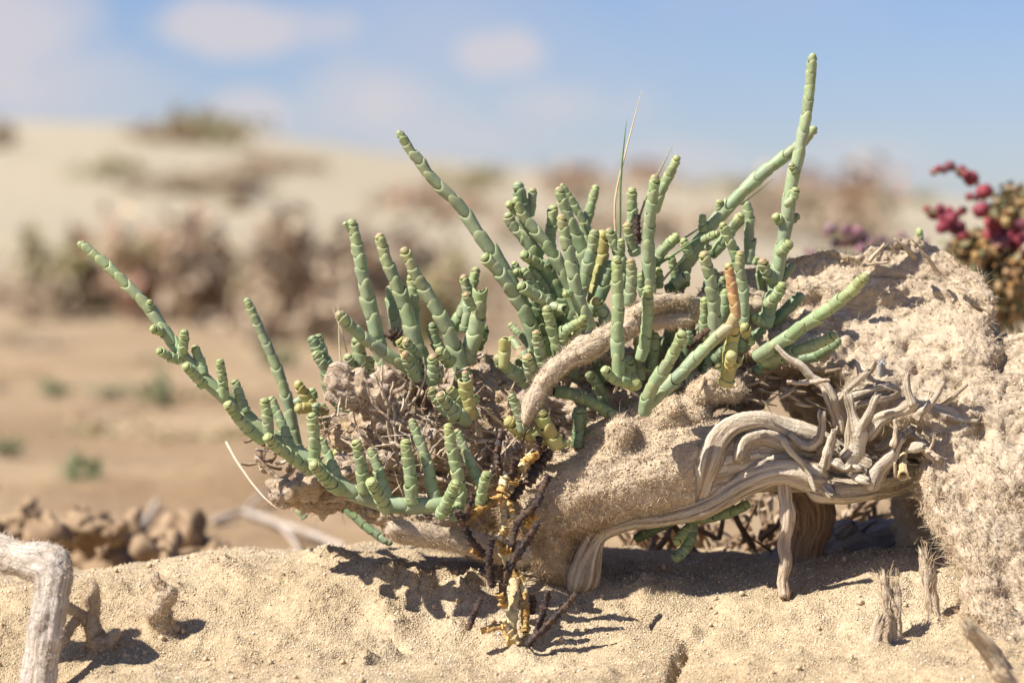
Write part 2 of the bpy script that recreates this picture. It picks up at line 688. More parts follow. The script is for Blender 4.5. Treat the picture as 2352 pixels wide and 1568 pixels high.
def mat_leaf(name, c0, c1, scale=30):
    m, n, l, b = nodes(name)
    g = n.new('ShaderNodeNewGeometry').outputs['Position']
    nz = noise(n, l, g, scale, 3, .6)
    l.new(ramp(n, l, nz, [(.35, c0), (.65, c1)]), b.inputs['Base Color'])
    b.inputs['Roughness'].default_value = .8
    return m


M_SAND = mat_sand()
M_WOOD = mat_wood('weathered_wood', (.19, .12, .075), (.57, .45, .32), (.78, .68, .53), sandy=.12, along=40, across=650, bumpd=.0015, grey=.14)
M_LOG = mat_wood('log_wood', (.20, .125, .075), (.58, .455, .32), (.78, .68, .53), sandy=.25, sandcol=(.61, .48, .33), along=35, across=650, bumpd=.0015, grey=.12, bare='smooth')
M_TWIG = mat_wood('dry_twig_wood', (.18, .11, .065), (.50, .375, .25), (.70, .58, .43), sandy=.10, along=90, across=1500, bumpd=.0005)
M_FUZZ = mat_wood('fibrous_wood', (.30, .20, .115), (.53, .41, .275), (.68, .57, .43), sandy=.7, sandcol=(.60, .475, .33), along=200, across=800, bumpd=.0012, grey=.12)
M_BARK = mat_wood('dark_root_wood', (.12, .065, .035), (.24, .145, .085), (.36, .25, .16), sandy=.15, along=80, bumpd=.0008, grey=.1)  # dark brown wood for the root stub, husks and dead stems
M_GREYW = mat_wood('grey_driftwood', (.20, .19, .18), (.36, .35, .34), (.52, .51, .50), sandy=0, along=60)
M_BLEACH = mat_wood('bleached_wood', (.28, .20, .14), (.55, .45, .345), (.72, .64, .54), sandy=.28, sandcol=(.58, .42, .25), along=80, across=1000, grey=.4)
M_PLANT = mat_plant()
M_DEAD = mat_object('dried_glasswort_skin', .75, 500, .45, .3, .0010)
M_STRAW = mat_object('dry_grass', .6, 600, .2, .3, .0002)
M_BERRY = mat_object('swollen_leaf', .6, 200, .3, .3, .0002, sss=.15)
M_FIBRE = mat_object('wood_fibre', .9, 700, .3, .1, .0002)

GREEN = (.27, .325, .188)
YGREEN = (.325, .355, .145)
YELLOW = (.46, .34, .11)
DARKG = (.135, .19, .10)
PINK = (.44, .20, .15)
ORANGE = (.50, .30, .10)

# ------------------------------------------------------------------ ground
YS = np.array([-40, -3, -.9, -.3, -.12, -.085, -.05, -.025, 0, .03, .06, .09, .13, .2, .35, .6, 1, 3, 8])
ZS = np.array([-.3, -.2, -.10, -.046, -.0315, -.0265, -.0205, -.0095, -.001, .0015, .0015, -.004, -.02, -.05, -.062, -.062, -.056, -.05, -.04])
# ridge line of the dunes: (pixel x, pixel y) at 45 m
RX = np.array([-3000, -600, 0, 300, 600, 900, 1100, 1300, 1700, 2000, 2352, 3000, 6000])
RY = np.array([330, 300, 305, 312, 336, 372, 396, 412, 437, 455, 474, 500, 540])


def pw(x, xs, ys):
    """smooth piecewise curve"""
    i = np.clip(np.searchsorted(xs, x) - 1, 0, len(xs) - 2)
    m = np.gradient(ys, xs)
    d = np.diff(ys) / np.diff(xs)
    m = np.where(np.concatenate([[0], d]) * np.concatenate([d, [0]]) <= 0, 0, np.minimum(np.abs(m), 2.5 * np.minimum(np.abs(np.concatenate([d[:1], d])), np.abs(np.concatenate([d, d[-1:]])))) * np.sign(m))
    h = xs[i + 1] - xs[i]
    t = np.clip((x - xs[i]) / h, 0, 1)
    return (2 * t ** 3 - 3 * t ** 2 + 1) * ys[i] + (t ** 3 - 2 * t ** 2 + t) * h * m[i] + (-2 * t ** 3 + 3 * t ** 2) * ys[i + 1] + (t ** 3 - t ** 2) * h * m[i + 1]


def sstep(a, b, x):
    t = np.clip((x - a) / (b - a), 0, 1)
    return t * t * (3 - 2 * t)


BUMPS = []      # (x, y, radius, height)
CRACK = []


def macro(x, y):
    z = pw(y, YS, ZS)
    # near mound: drop away sideways a little, rise under the stump on the right
    z = z + .012 * sstep(.10, .22, x) * sstep(.12, -.02, y) * sstep(-.6, -.2, y)
    z = z - .004 * sstep(-.12, -.25, x) * sstep(.1, 0, y) * sstep(-.4, -.1, y)
    z = z - .009 * sstep(-.150, -.175, x) * sstep(-.045, -.07, y) * sstep(-.5, -.12, y)
    z = z - .007 * sstep(-.11, -.19, x) * sstep(-.02, .05, y) * sstep(.2, .1, y)
    # dunes
    d = y + 1.0
    px = 1176 + FPX * x / np.maximum(d, 3)
    top = CAM.z + 46 * (560 - np.interp(px, RX, RY)) / FPX
    up = sstep(7, 44, y) * .75 + .25 * sstep(9, 22, y)
    dune = np.where(y < 46, up * top, top - (y - 46) * .06)
    z = z + np.where(y > 7, dune, 0)
    return z


def detail(x, y):
    p = np.stack([x, y, 0 * x], 1)
    near = sstep(.35, .1, np.abs(y + .03))
    w = sstep(.9, .2, np.abs(x)) * sstep(.6, .1, np.abs(y + .03))
    z = (.0030 * fbm(p / .045 + 3, 3) + .0045 * fbm(p / .12 + 13, 2)) * w
    idx = np.nonzero(w > .01)[0]
    if len(idx):
        q = p[idx]
        e = .0012 * fbm(q / .012 + 8, 3, .55) + .00055 * fbm(q / .0042 + 4, 2) * np.clip(.4 + fbm(q / .05 + 77, 2) * 1.6, .15, 1.6)
        clod = fbm(q / .02 + 41, 3)
        e += .0022 * np.clip(clod - .25, 0, 1) * (1 + 1.2 * perlin(q / .005 + 2))
        z[idx] += e * w[idx]
    far = 1 - w
    z += far * .012 * fbm(p / .22 + 1, 3) * sstep(30, 2, np.abs(y))
    z += sstep(2, 9, y) * .05 * fbm(p / np.array([5., 3., 1]) + 5, 3) * sstep(200, 40, y)
    return z


def height(x, y):
    x = np.atleast_1d(np.asarray(x, float))
    y = np.atleast_1d(np.asarray(y, float))
    z = macro(x, y) + detail(x, y)
    for (bx, by, br, bh) in BUMPS:
        r2 = ((x - bx) ** 2 + (y - by) ** 2) / br ** 2
        k = r2 < 9
        if k.any():
            p = np.stack([x[k], y[k], 0 * x[k]], 1)
            z[k] += bh * np.exp(-r2[k] * 1.2) * (1 + .7 * fbm(p / (br * .35) + bx * 90, 3))
    for (a, b, w, dep) in CRACK:
        ab = np.array(b) - np.array(a)
        t = np.clip(((x - a[0]) * ab[0] + (y - a[1]) * ab[1]) / (ab @ ab), 0, 1)
        q = np.hypot(x - a[0] - t * ab[0], y - a[1] - t * ab[1])
        k = q < w * 4
        if k.any():
            p = np.stack([x[k], y[k], 0 * x[k]], 1)
            z[k] -= dep * np.exp(-(q[k] / w) ** 2 * (1 + .8 * perlin(p / .004)))
    return z


def hit(px, py, lo=-.35, hi=.09):
    """where the sight line through a pixel meets the smooth near ground"""
    ys = np.linspace(lo, hi, 700)
    pts = np.array([at(px, py, y)[:] for y in ys])
    below = pts[:, 2] - macro(pts[:, 0], pts[:, 1])
    i = np.nonzero(below <= 0)[0]
    i = i[0] if len(i) else len(ys) - 1
    return Vector(pts[i])


for (px, py, r, h) in [(905, 1340, 40, 4.5), (960, 1355, 38, 4.5), (1010, 1335, 36, 3.5), (1060, 1365, 36, 3.5), (1090, 1345, 30, 3), (650, 1330, 36, 2.2),
                       (890, 1500, 26, 4), (840, 1515, 20, 3), (905, 1440, 34, 3.2), (880, 1400, 30, 2.4), (1570, 1450, 22, 4), (1595, 1440, 16, 3), (280, 1350, 40, 2.5),
                       (230, 1480, 30, 3.5), (190, 1490, 26, 2), (365, 1450, 26, 3), (1190, 1490, 40, 3.5), (1050, 1440, 28, 2.5), (2000, 1500, 34, 3), (2150, 1440, 30, 3),
                       (720, 1420, 60, 2), (560, 1510, 50, 2), (1480, 1340, 60, 2), (760, 1290, 60, 3), (500, 1300, 60, 2.5), (1700, 1540, 30, 2), (1400, 1540, 24, 2), (350, 1540, 30, 2)]:
    g_ = hit(px, py)
    BUMPS.append((g_.x, g_.y, mm(r), h * 1.45 / 1000))
ck_pts = [hit(*p) for p in [(1440, 1372), (1485, 1390), (1510, 1412), (1550, 1432), (1585, 1470), (1560, 1500), (1540, 1540)]]
for a_, b_ in zip(ck_pts[:-1], ck_pts[1:]):
    CRACK.append(((a_.x, a_.y), (b_.x, b_.y), .0022, .006))
for (px, py, d_) in [(880, 1522, .008), (2215, 1520, .008), (800, 1500, .005)]:
    a_ = hit(px, py)
    CRACK.append(((a_.x - .003, a_.y), (a_.x + .003, a_.y - .001), .0022, d_))


def grow(start, step, factor, end):
    out, s = [], step
    v = start
    while abs(v) < abs(end):
        s *= factor
        v += s
        out.append(v)
    return out


xd = list(np.arange(-.225, .2251, .00125))
gx = np.array([-v for v in grow(.225, .00125, 1.075, 400)][::-1] + xd + grow(.225, .00125, 1.075, 400))
yd = list(np.arange(-.125, .0951, .00115))
gy = np.array([v for v in grow(-.125, -.00115, 1.10, 60)][::-1] + yd + grow(.095, .00115, 1.028, 500))
GX, GY = np.meshgrid(gx, gy)
gz = height(GX.ravel(), GY.ravel())
nx, ny = len(gx), len(gy)
ii = (np.arange(ny - 1)[:, None] * nx + np.arange(nx - 1)[None, :]).ravel()
ground = obj('ground', np_mesh('ground', np.stack([GX.ravel(), GY.ravel(), gz], 1), np.stack([ii, ii + 1, ii + nx + 1, ii + nx], 1)), M_SAND)
ground['kind'] = 'structure'


def gpt(px, py, sink=0.0):
    p = hit(px, py)
    return Vector((p.x, p.y, float(height(p.x, p.y)[0]) - sink))


# loose sand grains and crumbs on the near slope
def bits_mesh(name, pos, s):
    """angular crumbs (jittered octahedra), all in one mesh"""
    n = len(pos)
    oc = np.array([[1, 0, 0], [-1, 0, 0], [0, 1, 0], [0, -1, 0], [0, 0, 1], [0, 0, -1]], float)
    of = np.array([[0, 2, 4], [2, 1, 4], [1, 3, 4], [3, 0, 4], [2, 0, 5], [1, 2, 5], [3, 1, 5], [0, 3, 5]])
    q = rng.normal(size=(n, 4))
    q /= np.linalg.norm(q, axis=1)[:, None]
    w, a, b, c = q.T
    rot = np.stack([np.stack([1 - 2 * (b * b + c * c), 2 * (a * b - c * w), 2 * (a * c + b * w)], 1),
                    np.stack([2 * (a * b + c * w), 1 - 2 * (a * a + c * c), 2 * (b * c - a * w)], 1),
                    np.stack([2 * (a * c - b * w), 2 * (b * c + a * w), 1 - 2 * (a * a + b * b)], 1)], 1)
    base = oc[None] * rng.uniform(.45, 1.3, (n, 6, 1)) * s[:, None, None]
    v = np.einsum('nij,nkj->nki', rot, base) + pos[:, None, :]
    f = of[None] + (np.arange(n) * 6)[:, None, None]
    return np_mesh(name, v.reshape(-1, 3), f.reshape(-1, 3), smooth=False)


def scatter_bits(name, n, size, xr, yr, color, mat, power=2.0, embed=.35):
    x = rng.uniform(*xr, n)
    y = rng.uniform(*yr, n)
    s = size[0] + (size[1] - size[0]) * rng.random(n) ** power
    o = obj(name, bits_mesh(name, np.stack([x, y, height(x, y) + s * embed], 1), s), mat, color=color)
    o['kind'] = 'stuff'
    return o


def crust(parent, v, nrm, n, size, color, mask=None, name='sand_crust'):
    idx = np.arange(len(v)) if mask is None else np.nonzero(mask)[0]
    idx = rng.choice(idx, n)
    s = size[0] + (size[1] - size[0]) * rng.random(n) ** 2.5
    pos = v[idx] + nrm[idx] * (s * .2)[:, None] + rng.normal(size=(n, 3)) * .0003
    o = obj(name, bits_mesh(name, pos, s), M_GRAIN, color=color)
    place(o, parent)
    o['kind'] = 'stuff'
    return o


M_GRAIN = mat_object('sand_grain', .8, 900, .45, .3, .0001)
g1 = scatter_bits('sand_grains', 46000, (.00015, .00062), (-.22, .22), (-.13, .09), (.60, .47, .31), M_GRAIN, 3.0)
tag(g1, 'loose tan sand grains strewn over the near slope', 'sand')
g2 = scatter_bits('pale_grains', 2600, (.0002, .0007), (-.22, .22), (-.13, .07), (.74, .68, .58), M_GRAIN, 2.5)
tag(g2, 'scattered whitish shell grit on the near sand', 'grit')
g3 = scatter_bits('sand_crumbs', 700, (.0004, .0020), (-.22, .22), (-.13, .09), (.50, .37, .23), M_GRAIN, 3.0)
tag(g3, 'small crumbs of caked sand on the near slope', 'sand crumbs')

# broken bank of caked soil across the hollow on the left
bank = []
for i in range(46):
    px = random.uniform(-160, 470)
    py = 1215 + random.uniform(-40, 55) + (20 if px > 380 else 0)
    Yb = .33 + (1215 - py) * .0011 + random.uniform(-.02, .02)
    bank.append([(at(px, py, Yb), mm(random.uniform(18, 48), Yb))])
for px in range(-200, 500, 45):
    bank.append([(at(px, 1262, .36), mm(60, .36))])
    bank.append([(at(px, 1340, .35), mm(70, .35))])
v, f, g, sid, tg = sculpt(bank, .0032, 2, 1.3)
nrm = vnormals(v, f)
v = v + nrm * (.012 * fbm(v / .028, 4, .65) - .006 * ridged(v / .018, 3))[:, None]
M_SOIL = mat_leaf('shaded_caked_soil', (.20, .125, .065), (.35, .24, .14), 60)  # soil browns darkened to stand in for the bank's shade and cracks
b_ = obj('soil_bank', np_mesh('soil_bank', v, f), M_SOIL)
b_['kind'] = 'structure'


# ------------------------------------------------------------------ fibre helper
def fibre_mesh(roots, dirs, length, width, curl, n_seg=4, seed=1):
    """thin three-sided curved hairs"""
    r = np.random.default_rng(seed)
    n = len(roots)
    L = length[0] + (length[1] - length[0]) * r.random(n) ** 2
    w = width[0] + (width[1] - width[0]) * r.random(n)
    d = dirs / (np.linalg.norm(dirs, axis=1)[:, None] + 1e-12)
    side = np.cross(d, r.normal(size=(n, 3)))
    side /= np.linalg.norm(side, axis=1)[:, None] + 1e-12
    side2 = np.cross(d, side)
    bend = (side * r.normal(size=(n, 1)) + side2 * r.normal(size=(n, 1))) * curl
    V = []
    for k in range(n_seg + 1):
        t = k / n_seg
        c = roots + d * (L * t)[:, None] + bend * (L * t * t)[:, None]
        ww = w * (1 - .75 * t)
        for j in range(3):
            a = 2 * math.pi * j / 3
            V.append(c + (side * math.cos(a) + side2 * math.sin(a)) * ww[:, None])
    V = np.stack(V, 1)
    F = []
    for k in range(n_seg):
        for j in range(3):
            F.append([k * 3 + j, k * 3 + (j + 1) % 3, (k + 1) * 3 + (j + 1) % 3, (k + 1) * 3 + j])
    F = np.array(F)
    m = V.shape[1]
    return V.reshape(-1, 3), (F[None] + (np.arange(n) * m)[:, None, None]).reshape(-1, 4)


def fuzz(parent, v, nrm, tg, n, length, width, color, seed, mask=None, lift=.5, name='fibre_fuzz', curl=.5, down=0.0):
    r = np.random.default_rng(seed)
    idx = np.arange(len(v)) if mask is None else np.nonzero(mask)[0]
    idx = r.choice(idx, n)
    d = nrm[idx] * lift + tg[idx] * r.choice([-1, 1], n)[:, None] * .6 + r.normal(size=(n, 3)) * .45 + np.array([.0, 0, -down])
    V, F = fibre_mesh(v[idx], d, length, width, curl, 2, seed)
    o = obj(name, np_mesh(name, V, F), M_FIBRE, color=color)
    place(o, parent)
    o['kind'] = 'stuff'
    return o


def carve(v, nrm, pits):
    """press rounded hollows into a skin: pits = (px, py, Y, radius px, depth m)"""
    for (px, py, Y, r, dep) in pits:
        c = np.array(at(px, py, Y)[:])
        q = v - c
        q[:, 1] *= .35
        d2 = (q ** 2).sum(1) / mm(r) ** 2
        v = v - nrm * (dep * np.exp(-d2 * 1.3) * (nrm[:, 1] < .2))[:, None]
    return v


# ------------------------------------------------------------------ the fibrous stump on the right
st = [S('P', .035, (1660, 690, 70), (1760, 680, 72), (1860, 665, 82), (1965, 685, 95), (2075, 655, 106), (2150, 705, 112)),
      S('P', .055, (1700, 720, 80), (1860, 740, 110), (2020, 740, 130), (2150, 780, 120)),
      S('P', (.04, .02), (1790, 790, 80), (1930, 800, 110), (2080, 820, 130), (2190, 820, 100)),
      S('P', (.03, .0), (1960, 900, 90), (2100, 920, 110), (2220, 960, 120), (2310, 1000, 130)),
      S('P', .045, (1880, 880, 90), (2000, 950, 90), (2110, 1020, 80)),
      S('P', (.03, -.0), (2330, 862, 108), (2440, 880, 120), (2560, 900, 140)),
      S('P', (.0, -.055), (2185, 1090, 105), (2240, 1180, 108), (2300, 1270, 122), (2330, 1390, 140), (2400, 1500, 125), (2470, 1600, 140)),
      S('P', (.0, -.02), (2380, 1050, 140), (2470, 1200, 150), (2520, 1400, 160)),
      S('P', (.05, .03), (2120, 1110, 70), (2115, 1210, 62), (2120, 1300, 60), (2130, 1390, 60)),
      S('P', (.028, .02), (1700, 730, 84), (1850, 750, 104), (2000, 770, 118), (2130, 780, 120)),
      S('P', (.06, .05), (2200, 1200, 120), (2260, 1320, 140), (2350, 1420, 160)),
      S('P', (.02, .03), (1830, 640, 45), (1900, 615, 38), (1960, 640, 50)),
      S('P', (.03, .03), (2085, 600, 50), (2100, 575, 30))]
st = [[(p + Vector((0, 0 if i in (4, 8) else -.020, 0)), r) for p, r in q] for i, q in enumerate(st)]
v, f, g, sid, tg = sculpt(st, .00115, 8, 1.35)
# the weathered face is nearly flat: press the bulges back to a slanting plane
tri = np.array([at(1950, 640, .020)[:], at(2300, 900, -.012)[:], at(2300, 1350, -.062)[:]])
pl = np.linalg.solve(np.column_stack([np.ones(3), tri[:, 0], tri[:, 2]]), tri[:, 1])
yf = pl[0] + pl[1] * v[:, 0] + pl[2] * v[:, 2] + .005 * fbm(v / .05 + 2, 2)
kk = .003
v[:, 1] = yf + kk * np.logaddexp(0, np.clip((v[:, 1] - yf) / kk, -60, 60))
nrm = vnormals(v, f)
lumps = .0021 * fbm(v / .032 + 7, 5, .60) - .006 * np.clip(fbm(v / .014 + 31, 3) - .30, 0, 1) + .0010 * fbm(v / .006 + 3, 3, .6)
v = v + nrm * lumps[:, None]
v = carve(v, nrm, [(2068, 905, .0, 13, .010), (2105, 845, -.0, 14, .009), (1882, 688, .01, 22, .008), (1945, 660, .005, 14, .009), (2010, 720, .0, 30, .006), (2300, 830, 0, 26, .006),
                   (2200, 690, .0, 26, .005), (2080, 720, 0, 30, .005), (2330, 1000, -.02, 36, .006), (2250, 990, -.02, 26, .005), (2310, 1300, -.06, 20, .005), (1860, 870, .0, 60, .012), (2235, 1440, -.07, 20, .006)])
nrm = vnormals(v, f)
fine = .0008 * fbm(v / .0036 + 5, 3, .65) + .0004 * ridged(v / np.array([.0024, .0024, .007]), 2)
v = v + nrm * fine[:, None]
nrm = vnormals(v, f)
stump = thing('dead_stump', (at(2200, 1400, -.02).x, 0.0, 0.0), 'big pale crumbling stump of matted wood fibre at the end of the twisted log', 'stump')
me = np_mesh('stump_body', v, f)
add_attr(me, 'grain', g)
place(obj('stump_body', me, M_FUZZ), stump)
front = nrm[:, 1] < .3
tdown = np.tile(np.array([.35, 0, -1.0]), (len(v), 1))
fuzz(stump, v, nrm, tdown, 22000, (.001, .0045), (.00007, .00018), (.64, .52, .37), 3, front, lift=.5)
crust(stump, v, nrm, 14000, (.00015, .0006), (.60, .47, .32), front)
low = front & (v[:, 2] < .04)
fuzz(stump, v, nrm, tdown, 12000, (.002, .007), (.00008, .00020), (.60, .47, .32), 4, low, lift=.45, curl=.7)
for (a, b, w0, w1, fl) in [((2000, 598), (2031, 560), 13, 7, .4), ((2098, 590), (2054, 548), 14, 5, .5), ((2125, 590), (2092, 548), 8, 2, .5), ((2150, 620), (2108, 570), 10, 4, .5),
                           ((2240, 700), (2278, 722), 10, 3, .4), ((1985, 610), (2040, 602), 8, 4, .5), ((2200, 660), (2225, 668), 8, 3, .5)]:
    stick('splinter', [at(*a, .012), at((a[0] + b[0]) / 2 + 2, (a[1] + b[1]) / 2 - 2, .008), at(*b, .006)], [mm(w0), mm((w0 + w1) / 2), mm(w1)], M_FUZZ, stump, sides=8, flat=fl, ridge=.3, seed=a[0])

# ------------------------------------------------------------------ the twisted log
st = [S('P', (-.002, .006), (1235, 1165, 92), (1350, 1120, 102), (1480, 1082, 110), (1600, 1062, 106), (1720, 1036, 90), (1830, 1046, 80), (1920, 1070, 56), (2010, 1095, 46), (2090, 1085, 30)),
      S('P', (-.002, -.014), (1330, 1315, 46), (1345, 1262, 36), (1372, 1216, 26), (1440, 1192, 22), (1530, 1180, 24), (1620, 1152, 28), (1700, 1106, 30), (1780, 1078, 34), (1860, 1090, 36)),
      S('P', -.004, (1580, 1180, 8)) + S('P', -.013, (1606, 1116, 20)) + S('P', (-.0175, -.008), (1626, 1055, 24), (1644, 1005, 26), (1684, 972, 22), (1745, 962, 20), (1800, 982, 17), (1866, 1000, 20)),
      S('P', (-.017, -.009), (1698, 1045, 10), (1712, 1012, 15), (1755, 1000, 15), (1800, 1018, 15), (1850, 1030, 16)),
      S('P', (-.012, -.010), (1425, 985, 34), (1418, 1030, 30), (1412, 1070, 20)),
      S('P', (-.004, 0), (1260, 1220, 60), (1262, 1270, 50), (1290, 1300, 40)),
      S('P', (.005, .0), (1300, 1060, 50), (1400, 1000, 50), (1500, 965, 50), (1590, 940, 42)),
      S('P', (-.004, -.004), (1480, 985, 26), (1520, 960, 26), (1560, 965, 24)),
      S('P', (-.008, -.008), (1545, 935, 20)),
      S('P', (.0, .0), (1600, 900, 28), (1640, 892, 32), (1680, 895, 30)),
      S('P', (-.004, -.002), (1605, 905, 22), (1625, 875, 18), (1650, 855, 12)),
      S('P', (-.012, -.010), (1880, 1115, 34), (1930, 1120, 32), (1985, 1118, 26)),
      S('P', (-.004, -.012), (1380, 1178, 12), (1470, 1150, 26), (1580, 1110, 34), (1680, 1070, 14)),
      S('P', (.02, .02), (1300, 1150, 90), (1450, 1080, 100), (1600, 1030, 80))]
st = [[(p + Vector((0, -.007, 0)), r) for p, r in q] for q in st]
v, f, g, sid, tg = sculpt(st, .00085, 5, 1.1)
nrm = vnormals(v, f)
smoothwood = np.isin(sid, [1, 2, 3, 12]) | ((sid == 0) & (v[:, 0] > at(1660, 1000, 0).x)) | (sid == 11)
smoothwood = smoothwood.astype(float)
for _ in range(40):      # feather the border between bare grain and felted fibre
    acc = np.zeros(len(v))
    q4 = smoothwood[f].mean(1)
    cnt = np.zeros(len(v))
    for k_ in range(4):
        np.add.at(acc, f[:, k_], q4)
        np.add.at(cnt, f[:, k_], 1)
    smoothwood = acc / np.maximum(cnt, 1)
gk = g * np.array([1 / .0042, 1 / .0042, 1 / .05])
gk2 = g * np.array([1 / .0017, 1 / .0017, 1 / .035])
wv = .0010 * fbm(gk, 2) + .00050 * ridged(gk2, 2)
fz = .0016 * fbm(v / .016 + 3, 4, .55) + .0006 * fbm(v / .0035, 3)
v = v + nrm * (wv * (.2 + .8 * smoothwood) + fz * (1 - .85 * smoothwood))[:, None]
nrm = vnormals(v, f)
log = thing('twisted_log', (at(1335, 1310, 0).x, 0.0, 0.0), 'twisted weathered log with ridged grain propped on a bent foot above the sand', 'log')
me = np_mesh('log_body', v, f)
add_attr(me, 'grain', g)
sm = me.attributes.new('smooth', 'FLOAT', 'POINT')
sm.data.foreach_set('value', smoothwood.astype(np.float32))
body = place(obj('log_body', me, M_LOG), log)
front = (nrm[:, 1] < .3) & (smoothwood < .5)
fuzz(log, v, nrm, tg, 14000, (.0008, .0030), (.00006, .00014), (.68, .56, .41), 13, front, lift=.6)
crust(log, v, nrm, 7000, (.0002, .0007), (.60, .47, .31), front)
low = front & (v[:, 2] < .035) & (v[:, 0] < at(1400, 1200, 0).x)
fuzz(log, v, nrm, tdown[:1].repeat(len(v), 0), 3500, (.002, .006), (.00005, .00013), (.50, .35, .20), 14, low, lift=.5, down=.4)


def twig(c, ws, Y, *pts, parent=log, mat=None, **kw):
    k = ck(c)
    y0, y1 = Y
    if parent is log:
        y0, y1 = y0 - 6, y1 - 6
    n = len(pts)
    P3 = [at(*crop(c, *p), (y0 + (y1 - y0) * i / (n - 1)) / 1000) for i, p in enumerate(pts)]
    kw.setdefault('seed', pts[0][0] * .37 + pts[0][1] * .11)
    kw.setdefault('ridge', .34)
    kw.setdefault('sides', 16)
    kw.setdefault('jag', .55)
    kw.setdefault('blunt', .8)
    kw.setdefault('lump', .26)
    kw.setdefault('gnarl', .55)
    ws = list(ws)
    if ws[-1] > 10 and ws[-1] < .85 * ws[-2]:
        ws[-1] = .85 * ws[-2]
    return stick('twig', P3, [mm(w * k / 2) for w in ws], mat or M_WOOD, parent, **kw)


TW = M_TWIG
twig('I', [50, 70, 85, 95, 110, 125, 120], (-14, -16), (440, -30), (560, 80), (700, 180), (800, 250), (890, 380), (945, 520), (970, 700), flat=.8)
twig('I', [30, 40, 30], (-22, -24), (530, 272), (700, 280), (890, 250), mat=TW)
twig('I', [80, 70, 55], (-8, -16), (950, 450), (1080, 310), (1210, 195), flat=.8)
twig('I', [60, 45, 40], (-14, -12), (1170, 220), (1140, 170), (1128, 120))
twig('I', [70, 85, 90, 90, 80, 62, 55, 50], (-10, -14), (1050, 490), (1150, 465), (1300, 430), (1430, 400), (1480, 350), (1400, 312), (1250, 340), (1100, 385), flat=.75)
twig('I', [210, 190, 170, 150, 110, 60], (-16, -22), (1040, 930), (1090, 840), (1110, 700), (1095, 570), (1075, 480), (1055, 390), flat=.8)
twig('I', [110, 95, 70, 30], (-22, -26), (1130, 720), (1180, 620), (1235, 520), (1295, 400))
twig('I', [140, 120, 110, 105, 95], (-14, -24), (1210, 720), (1320, 620), (1420, 560), (1530, 500), (1600, 455))
twig('I', [110, 90, 75, 55], (-24, -22), (1590, 470), (1560, 380), (1560, 290), (1572, 190), flat=.75)
twig('I', [120, 160, 150, 150, 125, 85], (-6, -10), (1440, 480), (1560, 475), (1700, 500), (1830, 545), (1970, 575), (2120, 605), flat=.8)
twig('I', [90, 75, 60, 45], (-8, -14), (1800, 510), (1880, 450), (1960, 385), (2060, 305), flat=.6)
twig('I', [70, 55, 40], (-8, -8), (2040, 565), (2140, 530), (2240, 562), flat=.7)
twig('I', [90, 60, 45, 22], (-14, -20), (1640, 580), (1720, 490), (1800, 400), (1875, 275))
twig('I', [45, 60, 40], (-4, -6), (1590, 390), (1690, 350), (1830, 365), flat=.5)
twig('I', [60, 75, 80, 75, 60], (-16, -20), (560, 720), (660, 790), (750, 810), (830, 720), (828, 540))
twig('I', [110, 95, 80, 60], (-20, -24), (500, 770), (610, 890), (700, 1020), (765, 1200), flat=.5)
twig('I', [90, 80, 60, 35], (-22, -26), (830, 1010), (870, 900), (895, 790), (925, 690))
twig('I', [140, 140, 110, 80, 60], (-18, -20), (1260, 1190), (1290, 1080), (1360, 960), (1450, 850), (1510, 740))
twig('I', [60, 45, 15], (-22, -24), (1440, 820), (1460, 720), (1450, 600), mat=TW)
twig('I', [70, 90, 80], (-12, -14), (1280, 820), (1380, 800), (1490, 700))
twig('I', [90, 80, 75], (-10, -16), (1480, 800), (1540, 740), (1600, 700))
twig('I', [70, 90, 95], (-10, -20), (1590, 690), (1700, 820), (1815, 935), mat=TW)
twig('I', [50, 85, 20], (-20, -22), (1560, 855), (1620, 848), (1700, 825))
twig('I', [40, 28, 10], (-8, -10), (1560, 1015), (1680, 990), (1790, 960), mat=TW, flat=.5)
twig('I', [80, 50, 12], (-4, -8), (1740, 790), (1830, 800), (1980, 745), mat=TW, flat=.4)
twig('I', [70, 100, 80], (-6, -8), (1700, 700), (1760, 730), (1830, 715), mat=TW, flat=.5)
twig('I', [60, 90, 70, 60], (-22, -24), (900, 930), (960, 960), (1020, 1000), (1060, 980))
twig('I', [70, 95, 85], (-20, -22), (1040, 1010), (1100, 1020), (1180, 1020), flat=.7)
twig('I', [90, 100, 90], (-20, -24), (1100, 1090), (1170, 1110), (1230, 1120), flat=.8)
twig('I', [120, 130, 110], (-16, -22), (800, 1130), (860, 1190), (930, 1230))
twig('I', [60, 70, 40], (0, -4), (1270, 330), (1320, 250), (1340, 110), mat=M_GREYW)
twig('I', [80, 60, 30], (-4, -10), (1180, 160), (1240, 180), (1290, 90), mat=TW, flat=.6)
twig('I', [90, 110, 100, 90], (-12, -14), (1240, 1160), (1330, 1120), (1420, 1080), (1500, 1060), flat=.7)
# short broken bits round the knot
for i in range(26):
    x, y = random.uniform(820, 1780), random.uniform(620, 1180)
    a = random.uniform(0, math.pi)
    L = random.uniform(40, 130)
    w = random.uniform(16, 44)
    yy = random.uniform(-20, -8)
    twig('I', [w, w * .9, w * .35], (yy, yy + random.uniform(-6, 3)), (x, y), (x + L * .5 * math.cos(a) + 8, y - L * .5 * math.sin(a)), (x + L * math.cos(a), y - L * math.sin(a)), mat=random.choice([TW, M_WOOD]), flat=random.uniform(.4, .9), sides=8)
